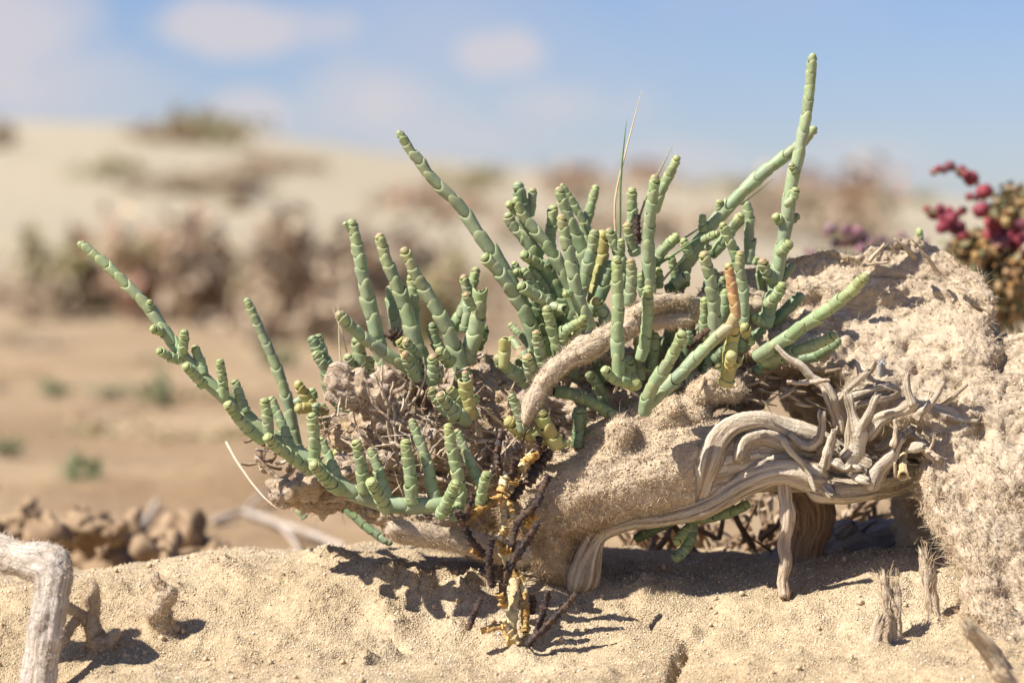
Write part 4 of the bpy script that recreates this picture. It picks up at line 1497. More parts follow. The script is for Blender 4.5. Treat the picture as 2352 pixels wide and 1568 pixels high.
DATA = """
runner|B|2060,1425 1830,1430 1600,1440 1380,1425 1200,1375 960,1235 730,1070 560,955 330,790 160,650 20,530 -110,420 -260,270 -390,120 -490,-20 -590,-160 -690,-300 -810,-410 -930,-540 -1020,-620 -1120,-710 -1190,-770 -1260,-810|150,78|-38,-30|g|1.25
runner|A|870,880 858,810 850,745|72,58|-31,-34|l|1
runner|A|985,1030 920,1010 865,990|95,70|-32,-40|l|1
runner|A|1125,1230 1145,1110 1150,1000|95,75|-34,-38|l|.8
runner|A|1110,1260 1010,1225 915,1175|95,70|-34,-40|l|.8
runner|A|1310,1470 1230,1380 1150,1300|105,85|-38,-48|l|.7
runner|A|1315,1380 1275,1250 1230,1135|95,72|-34,-32|l|.75
runner|A|1490,1580 1475,1420 1450,1250|95,80|-38,-42|l|.75
runner|B|175,640 130,500 75,360|98,72|-36,-34|g|.75
runner|B|320,880 160,740 10,555|115,85|-40,-54|l|.7
runner|B|375,830 362,670 330,515|105,85|-40,-42|l|.75
runner|B|560,955 510,800 450,650 385,505|105,72|-36,-32|g|.85
runner|B|735,1140 560,1015 430,925 350,835|120,90|-40,-56|l|.65
runner|B|765,1090 765,900 742,640|120,85|-40,-44|l|.75
runner|B|955,1190 890,1030 815,850|110,70|-36,-32|g|.85
runner|B|980,1300 870,1210 790,1120 745,1075|130,95|-40,-56|l|.65
runner|B|1185,1320 1165,1100 1118,870|112,88|-40,-44|l|.75
runner|B|1390,1360 1320,1150 1240,935|105,75|-37,-34|g|.8
runner|B|1390,1470 1310,1340 1240,1215|125,90|-42,-54|l|.6
runner|B|1605,1420 1580,1150 1540,865|120,92|-40,-42|l|.75
runner|B|1795,1390 1725,1060 1650,850 1590,690|110,75|-37,-34|g|.9
runner|B|1840,1520 1905,1400 1985,1225|120,85|-42,-52|l|.55
runner|B|2015,1440 1995,1200 1940,950 1905,730|125,90|-39,-42|l|.75
runner|B|2210,1270 2120,1120 2050,950 1975,780|100,65|-36,-34|g|.85
runner|B|2180,1430 2205,1290 2245,1145|100,85|-40,-46|l|.7
runner|B|1960,1560 1980,1480 2010,1400|100,90|-41,-41|g|.9
left|B|640,1000 600,860 560,650 500,420 420,200 330,0 250,-180 180,-340|110,68|24,20|g|1.05
left|B|1080,640 925,500 870,260 800,120 735,-15|150,95|10,8|d|.7
left|B|1080,620 960,480 880,250 820,80 790,-30|130,80|14,14|g|.7
left|B|930,420 850,250 760,120|90,80|4,2|g|.6
left|B|790,640 700,520 650,440 610,370|100,92|4,0|y|1
left|B|860,640 760,600 680,600 600,612|90,95|0,-8|y|1
left|B|800,720 790,640 775,560|90,80|-4,-8|d|.8
left|B|760,520 745,470 735,430|85,80|10,10|g|.8
left|B|970,1090 960,1020 955,950|100,90|-10,-14|y|1
left|B|600,560 640,540 700,500|80,70|8,8|g|.8
left|B|860,780 840,640 830,560|100,80|6,6|d|.8
left|B|990,400 970,360 940,290|90,90|6,4|y|.9
knot|B|1150,400 1155,220 1140,60 1130,-20|140,110|10,8|g|1
knot|B|1100,340 1070,230 1045,140|110,80|8,4|g|.8
knot|B|1250,420 1245,290 1225,160|120,95|12,10|g|.8
knot|B|1240,430 1255,390 1240,340|80,75|2,-2|y|.8
knot|P|965,862 905,822 850,787 810,755 774,716|34,24|-12,-26|g|1.0
knot|P|890,860 872,800 858,740 842,670 828,600 817,550 806,503|40,23|4,0|g|1.05|b.12
knot|P|985,860 960,800 942,740 925,690 905,640 885,590 870,535|40,23|0,-6|p|1.0
knot|P|1065,870 1050,820 1030,760 1005,715 980,670 955,630 925,568|40,23|-6,-14|p|1.0
knot|P|955,800 950,740 950,690 945,628|30,23|14,16|l|1
knot|P|915,790 907,740 900,700 895,655|30,22|10,12|g|1
knot|P|1068,760 1078,700 1072,665 1064,630|30,22|4,2|p|.9
knot|P|1030,770 1060,720 1080,670 1095,613|30,22|10,10|l|.9
knot|P|1070,830 1088,775 1098,730 1102,665|38,36|-4,-8|g|1.2|cut
knot|P|1095,800 1110,770 1112,745|26,22|2,0|d|.9
knot|P|1085,710 1078,690 1068,672|24,18|-12,-16|p|.8
knot|P|1020,820 1000,780 988,740|28,24|2,0|g|.9
knot|P|940,830 930,800 915,775|30,24|-4,-8|y|.8
knot|P|1055,830 1042,800 1028,775|26,24|-2,-4|y|1.4
knot|P|990,880 995,850 993,815|32,22|-16,-20|p|.7
knot|P|960,870 940,840 928,812|30,20|-16,-22|p|.7
knot|P|1040,830 1020,815 1005,800|30,26|-14,-18|l|.8
low|M|1550,1470 1480,1380 1280,1150 1220,1100|190,110|-20,-26|p|.6
low|M|1480,1500 1330,1420 1200,1280 1110,1170|230,110|-24,-34|p|.55
low|M|1350,1480 1180,1350 1070,1230 1000,1090|190,110|-18,-20|p|.6
low|M|1500,1480 1500,1300 1450,1150 1440,1000|150,190|-24,-28|y|.9|cut
low|M|1460,1010 1450,950 1445,885|100,90|-27,-28|p|.7
low|M|1060,1000 1050,800 1040,680|180,110|-14,-20|p|.7
low|M|1250,800 1190,740 1130,680|150,100|-12,-18|l|.8
low|M|820,780 740,720 680,660|120,90|-16,-24|p|.8
low|M|830,700 760,600 690,490|170,100|-14,-20|p|.6
low|M|1540,1300 1580,1250 1590,1180|110,100|-22,-22|l|.7
bush|P|1240,800 1215,735 1192,680 1165,630 1140,590 1108,555 1085,510 1052,470 1030,445 1000,420 980,395 965,370 945,350 930,325 914,300|38,20|4,-4|g|1.3|b.2
bush|P|1230,790 1205,715 1175,665 1150,630 1128,605 1108,585|38,25|-6,-14|g|1
bush|D|720,1600 660,1450 600,1270 540,1100 490,950 450,800 420,650 385,500 365,375|135,105|8,2|d|1.25
bush|D|950,1650 880,1450 790,1220 720,1080 640,950 570,850 480,760 395,640 340,505|140,80|2,-6|g|1.15
bush|D|470,660 485,560 495,430|85,75|6,6|g|.8
bush|D|360,640 320,600 280,560|80,65|0,-6|l|.8
bush|D|560,1000 450,900 370,810 310,740 275,640|110,85|6,4|g|.85
bush|D|650,960 640,860 660,720 672,575|100,90|10,8|l|.9
bush|D|990,1650 950,1550 900,1430 860,1300 830,1100 790,950 762,800 735,655|130,88|-8,-14|p|1.05
bush|D|960,1100 920,950 830,760 770,600 712,420|130,80|10,6|g|1.1
bush|D|1010,960 960,790 870,620 800,500 735,395|85,55|16,14|l|1.1
bush|D|930,820 960,700 1000,550 1038,405|95,72|20,20|l|1
bush|D|1360,800 1345,700 1340,580 1345,425|105,85|12,10|l|1
bush|D|900,1350 930,1250 960,1120 1000,950 1028,785|120,90|2,-2|g|.95
bush|D|1010,1400 1040,1270 1070,1100 1090,920 1085,790|130,105|8,6|y|1.3
bush|D|1290,1250 1265,1100 1225,980 1180,880 1140,775|125,80|6,2|g|.95
bush|D|1255,980 1250,930 1250,865|70,60|0,-2|l|.8
bush|D|1370,1000 1340,890 1298,725|110,85|2,-2|p|.8
bush|D|1310,1420 1330,1320 1340,1180 1330,1035|115,85|-6,-10|p|.75
bush|D|1060,1380 1100,1250 1140,1130 1160,1050|110,100|2,2|d|.9
bush|D|1480,1250 1560,1030 1640,930 1738,825|110,82|8,6|l|.9
bush|D|1570,1280 1575,1200 1560,1110|85,65|4,2|l|.8
bush|D|1450,1350 1430,1250 1420,1150|100,90|4,2|g|.9
bush|D|640,1500 560,1360 470,1230 405,1115|115,85|0,-6|g|.85
bush|D|720,1500 600,1400 480,1325 370,1255|120,95|-6,-14|g|.85
bush|D|680,1400 600,1290 530,1190 455,1105|100,80|4,0|g|.85
bush|D|640,1160 540,1080 470,1040 395,985|90,90|2,-4|l|.85
bush|D|900,1650 800,1460 720,1330 640,1200 565,1050|150,135|6,2|d|1.1
bush|D|580,1420 660,1450 770,1470|90,80|-8,-12|g|1.3|cut
bush|D|400,1180 370,1160 340,1140|70,60|-4,-8|l|.8
bush|D|380,1160 350,1110 330,1060|80,60|12,12|l|.8
bush|D|560,1520 530,1420 500,1330|110,90|2,0|d|1
bush|D|1000,1500 1040,1440 1020,1370|120,100|0,-4|p|.9
bush|D|860,1330 810,1330 755,1345|70,65|-10,-14|l|.9
bush|D|760,1560 760,1450 740,1350|130,120|8,8|d|1
bush|D|880,1000 870,920 850,850|90,80|18,18|l|.9
bush|D|920,1200 910,1050 930,950|110,100|14,14|d|1
bush|D|1150,1700 1120,1560 1030,1420|120,100|-2,-2|g|1
bush|E|510,930 480,800 440,650 393,475|115,85|-8,-14|l|.9
bush|E|390,1010 360,950 330,820 308,685|110,82|-10,-16|p|.75
bush|E|280,1110 255,1010 228,895|120,88|-16,-22|p|.75
bush|E|410,880 390,820 380,740|80,70|-4,-6|l|.8
bush|E|380,760 370,700 360,630|80,70|0,0|l|.8
bush|E|560,790 535,720 580,670 640,640 710,600|95,75|-10,-18|l|.8
bush|E|230,1130 130,1060 40,990 -40,900|125,110|-8,-14|g|1.2
bush|E|30,990 35,900 38,760|110,110|-14,-16|y|1.3|cut
bush|E|640,760 600,720|110,110|-8,-10|y|1.3
bush|E|660,740 700,640 720,560|90,75|-12,-16|l|.8
bush|E|820,780 760,640 700,560|120,105|-4,-8|g|1.1
bush|E|330,640 300,560 260,450|90,80|8,6|g|1
bush|E|620,780 560,640 520,540|110,100|6,4|d|1
bush|E|1060,440 1040,300 1060,200|110,100|2,2|d|1
bush|E|930,620 880,520 820,420|110,100|2,0|g|.9
front|E|1015,1110 1010,1050 1005,850 1005,650 1010,450 1000,250 1000,45|125,90|-38,-42|l|1.05
front|E|1085,1130 1010,1120 940,1080 885,1005|100,80|-38,-46|l|.85
front|E|1045,1110 1120,1130 1210,1165|150,140|-36,-36|y|1.2
front|E|1200,930 1240,800 1250,680 1262,500 1266,300|110,88|-30,-34|l|.85
front|D|1495,1500 1490,1380 1488,1250 1482,1050 1480,850 1500,700 1520,500 1543,315|130,85|-4,-16|g|1.15|b.15
front|D|1540,620 1570,500 1620,400 1680,280 1738,155|100,75|4,0|l|1
front|E|1840,720 1835,640 1832,550 1825,400 1795,230 1735,10|130,92|-14,-22|p|1.0
front|E|1745,760 1742,680 1745,540 1752,400|85,75|-10,-14|l|.85
front|E|1880,620 1920,470 1930,330|100,90|-2,-2|g|1
front|E|480,1205 650,1235 800,1300 900,1375 1010,1420|115,105|-16,-10|d|1.4
front|E|930,1420 890,1280 830,1150 750,1040|100,95|-2,-8|d|1.1
front|E|1150,1180 1120,1050 1090,900|110,100|-8,-10|d|1.2
front|E|690,1550 695,1440 690,1330|100,90|-10,-12|d|1
front|E|1300,1010 1310,850 1330,700|110,100|0,0|d|1.1
sway|E|1235,1390 1250,1290 1310,1150 1420,1000 1500,850 1572,690|130,95|-44,-56|l|.95
sway|E|1240,1340 1400,1200 1550,1050 1700,900 1850,750 1970,650 2020,570 2005,440 1975,280 1952,110|125,82|-40,-44|r|.95
sway|E|1930,1160 1955,1010 1970,870 1990,740 2000,600|140,95|-34,-40|y|.85
sway|E|1960,1000 1970,940 1980,890|90,90|-40,-50|y|.7
sway|E|1930,1010 1890,1000 1850,975|80,60|-38,-42|l|.8
sway|E|1980,1010 2030,960 2060,920|80,70|-32,-34|y|.8
sway|E|1600,800 1620,740 1600,690|80,70|-30,-30|d|.8
back|P|1550,660 1575,610 1600,565 1640,512 1690,458 1740,408 1800,362 1845,325 1874,290|40,22|14,10|g|1.2
back|D|2085,650 2090,600 2092,530|75,65|12,10|l|.8
back|D|1955,800 1945,730 1950,655|85,70|10,10|l|.8
back|D|1950,880 2010,850 2090,815|85,70|6,2|l|.7
back|D|1720,1200 1700,1110 1670,1005|85,75|6,4|l|.8
back|D|1860,1030 1820,970 1778,860|90,78|4,2|l|.8
back|D|1700,1260 1780,1200 1840,1180|120,90|4,4|g|.9
back|D|2050,980 2150,850 2220,740 2290,650|110,80|22,22|l|.9
back|F|850,430 850,300 850,150 850,60 830,-60 795,-120|105,75|26,26|g|1
back|F|520,360 600,260 690,160 800,20|110,80|30,30|d|.9
back|F|890,440 905,410 920,380|60,50|24,24|l|.8
back|F|480,300 505,300 520,290|60,50|8,6|g|.8
back|D|1640,1300 1740,1260 1840,1240|110,80|10,10|d|1
back|F|480,780 500,600 560,480|100,80|20,20|g|1
tall|P|1757,748 1770,690 1784,625 1795,570 1806,520 1813,450 1828,385 1840,320 1853,262 1861,195 1867,122|36,23|0,0|g|1.25
tall|F|1125,80 1090,50 1060,30|90,80|0,-4|l|.8
tall|F|1210,70 1245,45 1275,15|85,75|2,2|d|.8
tall|F|1100,350 1150,310 1205,250|100,85|-4,-8|l|.7
tall|F|1055,590 985,490 955,395|110,85|-2,-6|p|.8
tall|F|960,650 950,540 955,440|90,80|4,2|g|.8
tall|F|1120,570 1185,490 1240,435|85,75|4,6|d|1.4
tall|F|1000,790 1095,700 1140,600|110,85|-6,-12|l|.65
tall|F|1040,950 1150,840 1310,695|105,90|6,10|d|1.1
tall|F|960,955 920,915 870,885|90,75|-2,-6|l|.8
tall|F|880,1060 940,1020 990,990|90,80|0,0|d|.9
tall|P|1830,400 1815,375|20,16|-4,-6|l|.7
tall|P|1805,470 1823,455 1828,430|22,20|-6,-8|l|.7
flank|F|920,1230 1090,1120 1220,1040 1350,940 1520,830 1700,690 1860,530|125,98|-12,-40|l|1.1
flank|F|960,1270 1120,1210 1300,1170 1450,1110 1605,1035|115,92|-10,-22|g|.95
flank|F|1280,1260 1400,1230 1500,1180 1630,1080|100,85|-4,-8|d|.9
flank|F|940,1290 1060,1270 1160,1230|110,100|-8,-10|d|1
flank|F|900,1360 980,1320 1080,1290|110,90|-2,-2|d|.9
flank|F|785,640 760,480 725,350 680,230 612,85|110,75|-2,-8|l|1
flank|F|800,970 805,800 800,640 765,480 776,325|95,80|-6,-10|p|.95
flank|F|820,1050 815,990 790,960|95,90|-12,-16|y|.9
flank|F|780,1180 800,1100 830,1040|110,90|-8,-10|d|.9
flank|F|870,1120 865,1090 850,1070|60,50|-12,-14|l|.8
flank|F|610,920 620,800 640,680|90,80|-2,-2|g|1
flank|F|540,1260 640,1180 740,1100|110,90|-2,-4|d|1
yellow|G|700,500 650,400 590,300 555,180|150,115|-26,-30|y|.95
yellow|G|720,470 580,400 410,400|140,125|-24,-24|y|1.1
yellow|G|410,420 340,330 260,270|110,125|-20,-24|y|1.1
yellow|G|405,370 390,270 350,160 308,45|90,72|-26,-30|g|.8
yellow|G|700,490 760,480 810,450|90,75|-24,-26|l|.9
yellow|G|870,510 880,400 885,290 880,160|110,90|-14,-12|d|.95
yellow|G|990,400 995,370|50,45|-14,-14|d|.9
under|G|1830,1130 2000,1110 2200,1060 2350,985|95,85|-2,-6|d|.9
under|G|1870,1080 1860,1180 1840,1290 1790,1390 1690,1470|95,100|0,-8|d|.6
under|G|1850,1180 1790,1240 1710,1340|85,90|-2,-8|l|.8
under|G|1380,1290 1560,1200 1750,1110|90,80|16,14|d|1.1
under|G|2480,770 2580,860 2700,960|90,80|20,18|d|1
under|P|770,1140 810,1180 850,1215 900,1250|26,20|24,16|d|1.2
under|P|700,1190 690,1175 680,1170|18,16|50,50|g|1
far|H|1275,1120 1268,1020 1250,820|90,80|62,60|l|1.4
"""
for line in DATA.strip().splitlines():
    q = line.split('|')
    key, c = q[0], q[1]
    pts = [tuple(float(t) for t in p.split(',')) for p in q[2].split()]
    w0, w1 = (float(t) for t in q[3].split(','))
    y0, y1 = (float(t) / 1000 for t in q[4].split(','))
    hue, lm = q[5], float(q[6])
    ex = q[7:] if len(q) > 7 else []
    k = ck(c)
    pp = [crop(c, *p) for p in pts]
    ln = np.concatenate([[0], np.cumsum([math.dist(pp[i], pp[i + 1]) for i in range(len(pp) - 1)])])
    P3 = [at(x, y, y0 + (y1 - y0) * ln[i] / ln[-1]) for i, (x, y) in enumerate(pp)]
    bud = next((float(e[1:]) for e in ex if e[0] == 'b'), 0.0)
    shoot(key, P3, mm(w0 * k, y0) * 1.06, mm(w1 * k, y1) * 1.06, hue, lm, cut='cut' in ex, bud=bud)

# the crowded inside of the bush: short shaded shoots between the ones above
new_plant('inner', at(1420, 880, .02), 'short shaded glasswort shoots filling the inside of the central bush')
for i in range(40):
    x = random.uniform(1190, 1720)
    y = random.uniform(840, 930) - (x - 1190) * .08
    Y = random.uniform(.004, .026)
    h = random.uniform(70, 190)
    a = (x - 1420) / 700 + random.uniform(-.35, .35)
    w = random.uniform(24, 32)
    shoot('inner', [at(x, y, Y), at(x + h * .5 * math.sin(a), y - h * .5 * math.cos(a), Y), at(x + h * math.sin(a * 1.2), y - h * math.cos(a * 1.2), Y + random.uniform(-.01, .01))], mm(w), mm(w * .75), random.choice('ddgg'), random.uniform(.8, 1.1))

# ------------------------------------------------------------------ dried-up glasswort in front
new_plant('dead', gpt(1190, 1485), 'dead glasswort with shrivelled dark brown and orange joints standing before the log', 'dried_glasswort', 'dead plant')
DEAD = """
L|1400,1400 1375,1200 1395,1000 1425,820 1340,640 1290,430 1330,250 1290,70|130,95|-50,-34|w|1.1
L|1500,1260 1500,1050 1490,860 1430,720|95,85|-48,-40|w|1.3
L|1500,1230 1500,1130 1505,1010|105,90|-50,-46|o|.8
L|1340,1180 1250,1190 1120,1220|95,75|-52,-54|w|1.2
L|1215,850 1185,660 1200,530 1212,430|90,75|-52,-54|k|.9
L|1150,580 1040,455 980,340 915,195|90,75|-46,-52|k|.9
L|990,270 1015,160 1052,45|85,70|-50,-50|k|.9
L|1180,570 1100,560 1060,520|90,85|-44,-46|o|.7
L|1290,70 1180,140 1050,225|95,75|-36,-44|o|.6
L|1375,540 1405,400 1430,290 1520,210 1600,140 1640,20 1705,-105|95,75|-44,-48|k|.95
L|1500,330 1540,280 1590,230|110,100|-44,-44|o|.7
L|1300,540 1350,510 1400,520|110,100|-42,-44|o|.7
L|1250,470 1300,420 1330,330|105,95|-40,-40|w|.8
L|1300,960 1325,770 1400,620 1500,470 1610,300|100,75|-50,-52|k|.95
L|1330,1010 1300,960 1285,900|100,95|-50,-52|o|.8
L|1015,1210 1060,1075 1125,940|80,65|-56,-56|k|.95
L|1590,1230 1650,1060 1695,885|90,75|-48,-50|k|.95
L|1620,1250 1750,1110 1860,1000 1935,905|85,68|-52,-54|k|.95
L|1520,1350 1560,1290 1620,1230|85,75|-54,-54|k|.9
L|1560,1080 1565,980 1555,910|80,60|-44,-44|k|.9
L|1440,1330 1360,1230 1310,1130|100,90|-52,-52|w|1
G|240,370 190,540 200,690|80,80|-32,-34|k|.9
G|540,560 540,490 545,425|85,75|-28,-30|k|.8
G|640,540 540,670 450,840|120,110|-26,-30|k|.8
G|330,780 325,700 345,600|100,80|-34,-36|k|.8
G|490,580 430,640 390,700|110,120|-30,-32|w|.9
G|540,570 480,600 440,640|100,90|-30,-32|o|.7
G|280,740 240,830 220,900|120,130|-32,-34|w|.9
G|220,920 280,1020 330,1120|130,110|-34,-36|w|.9
G|330,830 340,780 370,740|110,100|-34,-34|o|.6
G|420,800 370,880 320,960|100,90|-28,-30|k|.8
"""
for line in DEAD.strip().splitlines():
    c, ps, ws, ysr, hue, lm = line.split('|')
    pp = [crop(c, *(float(t) for t in p.split(','))) for p in ps.split()]
    w0, w1 = (float(t) for t in ws.split(','))
    y0, y1 = (float(t) / 1000 for t in ysr.split(','))
    k = ck(c)
    n = len(pp)
    P3 = [at(x, y, y0 + (y1 - y0) * i / (n - 1)) for i, (x, y) in enumerate(pp)]
    shoot('dead', P3, mm(w0 * k, y0) * .86, mm(w1 * k, y1) * .86, hue, float(lm))
# shrivelled bits caught in the living bush
new_plant('husk', at(1463, 545, .0), 'shrivelled black joint stuck upright among the green bush shoots', 'dried_shoot', 'dead shoot')
shoot('husk', [at(1466, 560, -.006), at(1463, 530, -.006), at(1464, 492, -.006)], mm(20), mm(17), 'k', .8)
new_plant('husk2', at(905, 770, -.01), 'small curled brown dead flower remnant between the left shoots', 'dried_flower', 'dead flower')
for a in range(6):
    x0, y0 = 905 + random.uniform(-6, 6), 778
    an = math.pi * (.1 + .8 * a / 5)
    shoot('husk2', [at(x0, y0, -.014), at(x0 + 10 * math.cos(an), y0 - 12 * math.sin(an), -.018), at(x0 + 22 * math.cos(an), y0 - 28 * math.sin(an), -.018)], mm(11), mm(7), 'k', 1)
new_plant('husk3', at(1600, 780, -.02), 'crumpled dark dead shoot caught behind the leaning pair of shoots', 'dried_shoot', 'dead shoot')
shoot('husk3', [at(1580, 800, -.022), at(1605, 775, -.022), at(1630, 755, -.022)], mm(22), mm(15), 'k', .8)


# ------------------------------------------------------------------ grass blades
def blade_thing(label, blades, group=None):
    b0 = blades[0][1][0]
    t = thing('grass_tuft', at(*b0, blades[0][2][0] / 1000), label, 'grass', group)
    for (cl, pts, Y, w) in blades:
        n = len(pts)
        P3 = [at(*p, (Y[0] + (Y[1] - Y[0]) * i / (n - 1)) / 1000) for i, p in enumerate(pts)]
        v, f, g = tube(P3, [mm(w * .65), mm(w * .65), mm(w * .55), mm(w * .4), mm(.6)], sides=6, flat=.6, ridge=.08, lump=0, step=.004)
        place(obj('blade', np_mesh('blade', v, f), M_STRAW, color=cl), t)
    return t


STRAW, GRN, OLIVE = (.62, .50, .30), (.13, .21, .075), (.30, .33, .16)
Dc = lambda x, y: crop('D', x, y)
blade_thing('upright grass tuft, one straw blade and one green, thin against the sky', [(STRAW, [(1420, 600), (1412, 500), (1416, 440), (1432, 370), (1455, 280), (1474, 207)], (8, 0), 7),
                                                                     (GRN, [(1424, 600), (1424, 520), (1426, 420), (1432, 340), (1440, 272)], (4, -4), 8)])
blade_thing('slanting grass tuft with a pale tip behind the twin shoots', [(OLIVE, [(1450, 560), (1475, 480), (1490, 440), (1512, 398), (1530, 365), (1548, 328)], (14, 10), 8)])
blade_thing('green grass blades lying slantwise under the thick slanting stem', [(GRN, [Dc(1440, 1180), Dc(1560, 1090), Dc(1720, 990), Dc(1860, 890), Dc(1930, 840)], (0, -2), 9),
                                                                   (OLIVE, [Dc(1560, 1290), Dc(1640, 1180), Dc(1760, 1060), Dc(1850, 980), Dc(1925, 905)], (-2, -6), 8),
                                                                   (GRN, [Dc(1640, 950), Dc(1760, 880), Dc(1900, 790), Dc(2000, 730)], (8, 8), 7),
                                                                   ((.16, .15, .09), [(1700, 470), (1725, 450), (1750, 432), (1777, 410)], (20, 18), 7)])
blade_thing('two dry straw stalks standing left of the knot clump', [(STRAW, [(785, 850), (780, 800), (778, 740), (776, 700)], (20, 22), 5), (STRAW, [(797, 810), (785, 760), (772, 730), (765, 705)], (22, 24), 4)])
blade_thing('thin pale stalk curving down left of the runner', [((.62, .52, .38), [(520, 1015), (545, 1060), (580, 1110), (610, 1145), (640, 1170)], (30, 10), 8)])

# ------------------------------------------------------------------ behind: seablite with swollen red leaves
BERR = {}


def berry_mesh(name, var):
    v = ICO2.copy()
    v = v * (1 + .13 * perlin(v * 1.1 + var * 7))[:, None] * np.array([1, 1, 1.12])
    groove = np.exp(-((v[:, 0] / .16) ** 2)) * .10
    v = v * (1 - groove)[:, None]
    me = np_mesh(name, v, ICO2F)
    me.materials.append(M_BERRY)
    return me


BM = [berry_mesh('leaf', i) for i in range(4)]


def berries(t, c, Y, items, stem, cols):
    k = ck(c)
    for pts, w in stem:
        P3 = [at(*crop(c, *p), Y) for p in pts]
        stick('stem', P3, [mm(w * k, Y)] * len(P3), mat_stem, t, sides=8)
    for (x, y, r) in items:
        Yb = Y + random.uniform(-.012, .006)
        p = at(*crop(c, x, y), Yb)
        o = bpy.data.objects.new('leaf', random.choice(BM))
        col.objects.link(o)
        s = mm(r * k, Y)
        place(o, t)
        o.matrix_basis = Matrix.Translation(p) @ Quaternion((random.random(), random.random(), random.random(), 1)).normalized().to_matrix().to_4x4() @ Matrix.Diagonal((s, s, s * 1.08, 1))
        o.color = (*vary(random.choice(cols), .2), 1)


mat_stem = mat_leaf('green_stem', (.16, .19, .08), (.26, .22, .10), 80)
red = thing('seablite', at(2330, 800, .30), 'seablite plant with round crimson leaves rising behind the stump', 'seablite')
berries(red, 'H', .30, [(1405, 232, 40), (1455, 195, 42), (1570, 170, 60), (1510, 222, 36), (1690, 222, 62), (1740, 260, 50), (1800, 300, 85), (1940, 440, 85), (1780, 490, 45), (1860, 500, 40), (1900, 630, 82), (1335, 630, 42), (1400, 680, 62), (1470, 620, 50), (1520, 700, 72),
                        (1600, 720, 72), (1500, 810, 70), (1650, 820, 90), (1700, 640, 52), (1710, 900, 62), (1560, 640, 50), (2020, 770, 85), (2020, 900, 95), (2250, 830, 85), (2330, 790, 75), (2110, 970, 92), (2260, 1040, 72), (2140, 1300, 60), (2380, 900, 80),
                        (2100, 860, 70), (2190, 920, 80), (2300, 950, 70), (2200, 1340, 50), (2340, 1100, 70)],
        [([(1400, 240), (1560, 190), (1700, 240), (1850, 340), (1930, 500), (1920, 650), (2000, 800), (2150, 950), (2250, 1200), (2300, 1800), (2320, 2300), (2330, 3500), (2330, 4950)], 18), ([(1340, 640), (1520, 700), (1680, 840), (1850, 1000), (2150, 1100), (2250, 1200)], 16)],
        [(.21, .035, .05), (.17, .045, .065), (.25, .045, .05), (.20, .07, .085)])
red2 = thing('seablite', at(2000, 700, .46), 'fainter purple-pink seablite sprig low behind the stump ridge', 'seablite')
berries(red2, 'H', .46, [(320, 830, 66), (280, 870, 40), (490, 840, 60), (610, 850, 56), (690, 930, 66), (470, 970, 70), (600, 990, 62), (860, 940, 52), (1070, 900, 46), (60, 1060, 34), (380, 980, 60), (760, 970, 50), (540, 900, 50), (640, 1040, 50), (130, 1080, 40), (1150, 960, 40), (960, 980, 44), (1320, 960, 36)],
        [([(280, 860), (420, 920), (560, 980), (640, 1100), (640, 1500), (660, 1900), (660, 3200), (660, 4550)], 16), ([(1080, 900), (860, 980), (640, 1100)], 12), ([(60, 1060), (300, 1060), (640, 1140)], 12)],
        [(.22, .10, .13), (.26, .12, .15), (.21, .13, .14)])


def leaf_cloud(name, pts, size, mats, parent, seed, kind='stuff', flat=True):
    """many small bent leaf faces at given points"""
    r = np.random.default_rng(seed)
    n = len(pts)
    a = r.normal(size=(n, 3))
    a /= np.linalg.norm(a, axis=1)[:, None]
    b = np.cross(a, r.normal(size=(n, 3)))
    b /= np.linalg.norm(b, axis=1)[:, None]
    c = np.cross(a, b)
    s = (size[0] + (size[1] - size[0]) * r.random(n))[:, None]
    V = np.stack([pts - a * s, pts + b * s * .45 + c * s * .2, pts + a * s, pts - b * s * .45 + c * s * .2], 1)
    me = np_mesh(name, V.reshape(-1, 3), np.arange(n * 4).reshape(n, 4), smooth=False)
    for m in mats:
        me.materials.append(m)
    if len(mats) > 1:
        me.polygons.foreach_set('material_index', r.integers(0, len(mats), n).astype(np.int32))
    o = obj(name, me)
    if parent is not None:
        place(o, parent)
    o['kind'] = kind
    return o


# dried tan seablite with papery bracts under the red one
dry = thing('dried_seablite', at(2330, 900, .30), 'withered seablite covered in papery orange-brown bracts beside the crimson plant', 'dried plant')
P_ = []
for (x, y, r, n) in [(2180, 560, 120, 26), (2280, 620, 110, 22), (1700, 1080, 130, 28), (1850, 1000, 140, 34), (1950, 1120, 150, 40), (1750, 1220, 150, 34), (1900, 1300, 160, 40), (1820, 1450, 150, 34), (2060, 1400, 160, 34), (2000, 1560, 170, 34),
                     (2150, 1150, 120, 24), (2250, 1450, 150, 34), (2330, 1250, 120, 24), (1650, 1350, 80, 10), (2120, 700, 80, 10), (2350, 560, 90, 16), (2250, 1650, 160, 30), (1950, 1700, 160, 30)]:
    for i in range(n):
        an, d = random.uniform(0, 2 * math.pi), r * math.sqrt(random.random())
        P_.append((x + d * math.cos(an), y + d * math.sin(an), random.uniform(28, 60), .30 + random.uniform(-.03, .05)))


def bract_mesh(i):
    v = ICO1 * (1 + .35 * perlin(ICO1 * 1.7 + i * 3))[:, None] * np.array([1, .8, .6])
    me = np_mesh('bract', v, ICO1F)
    me.materials.append(M_BERRY if False else M_DEAD)
    return me


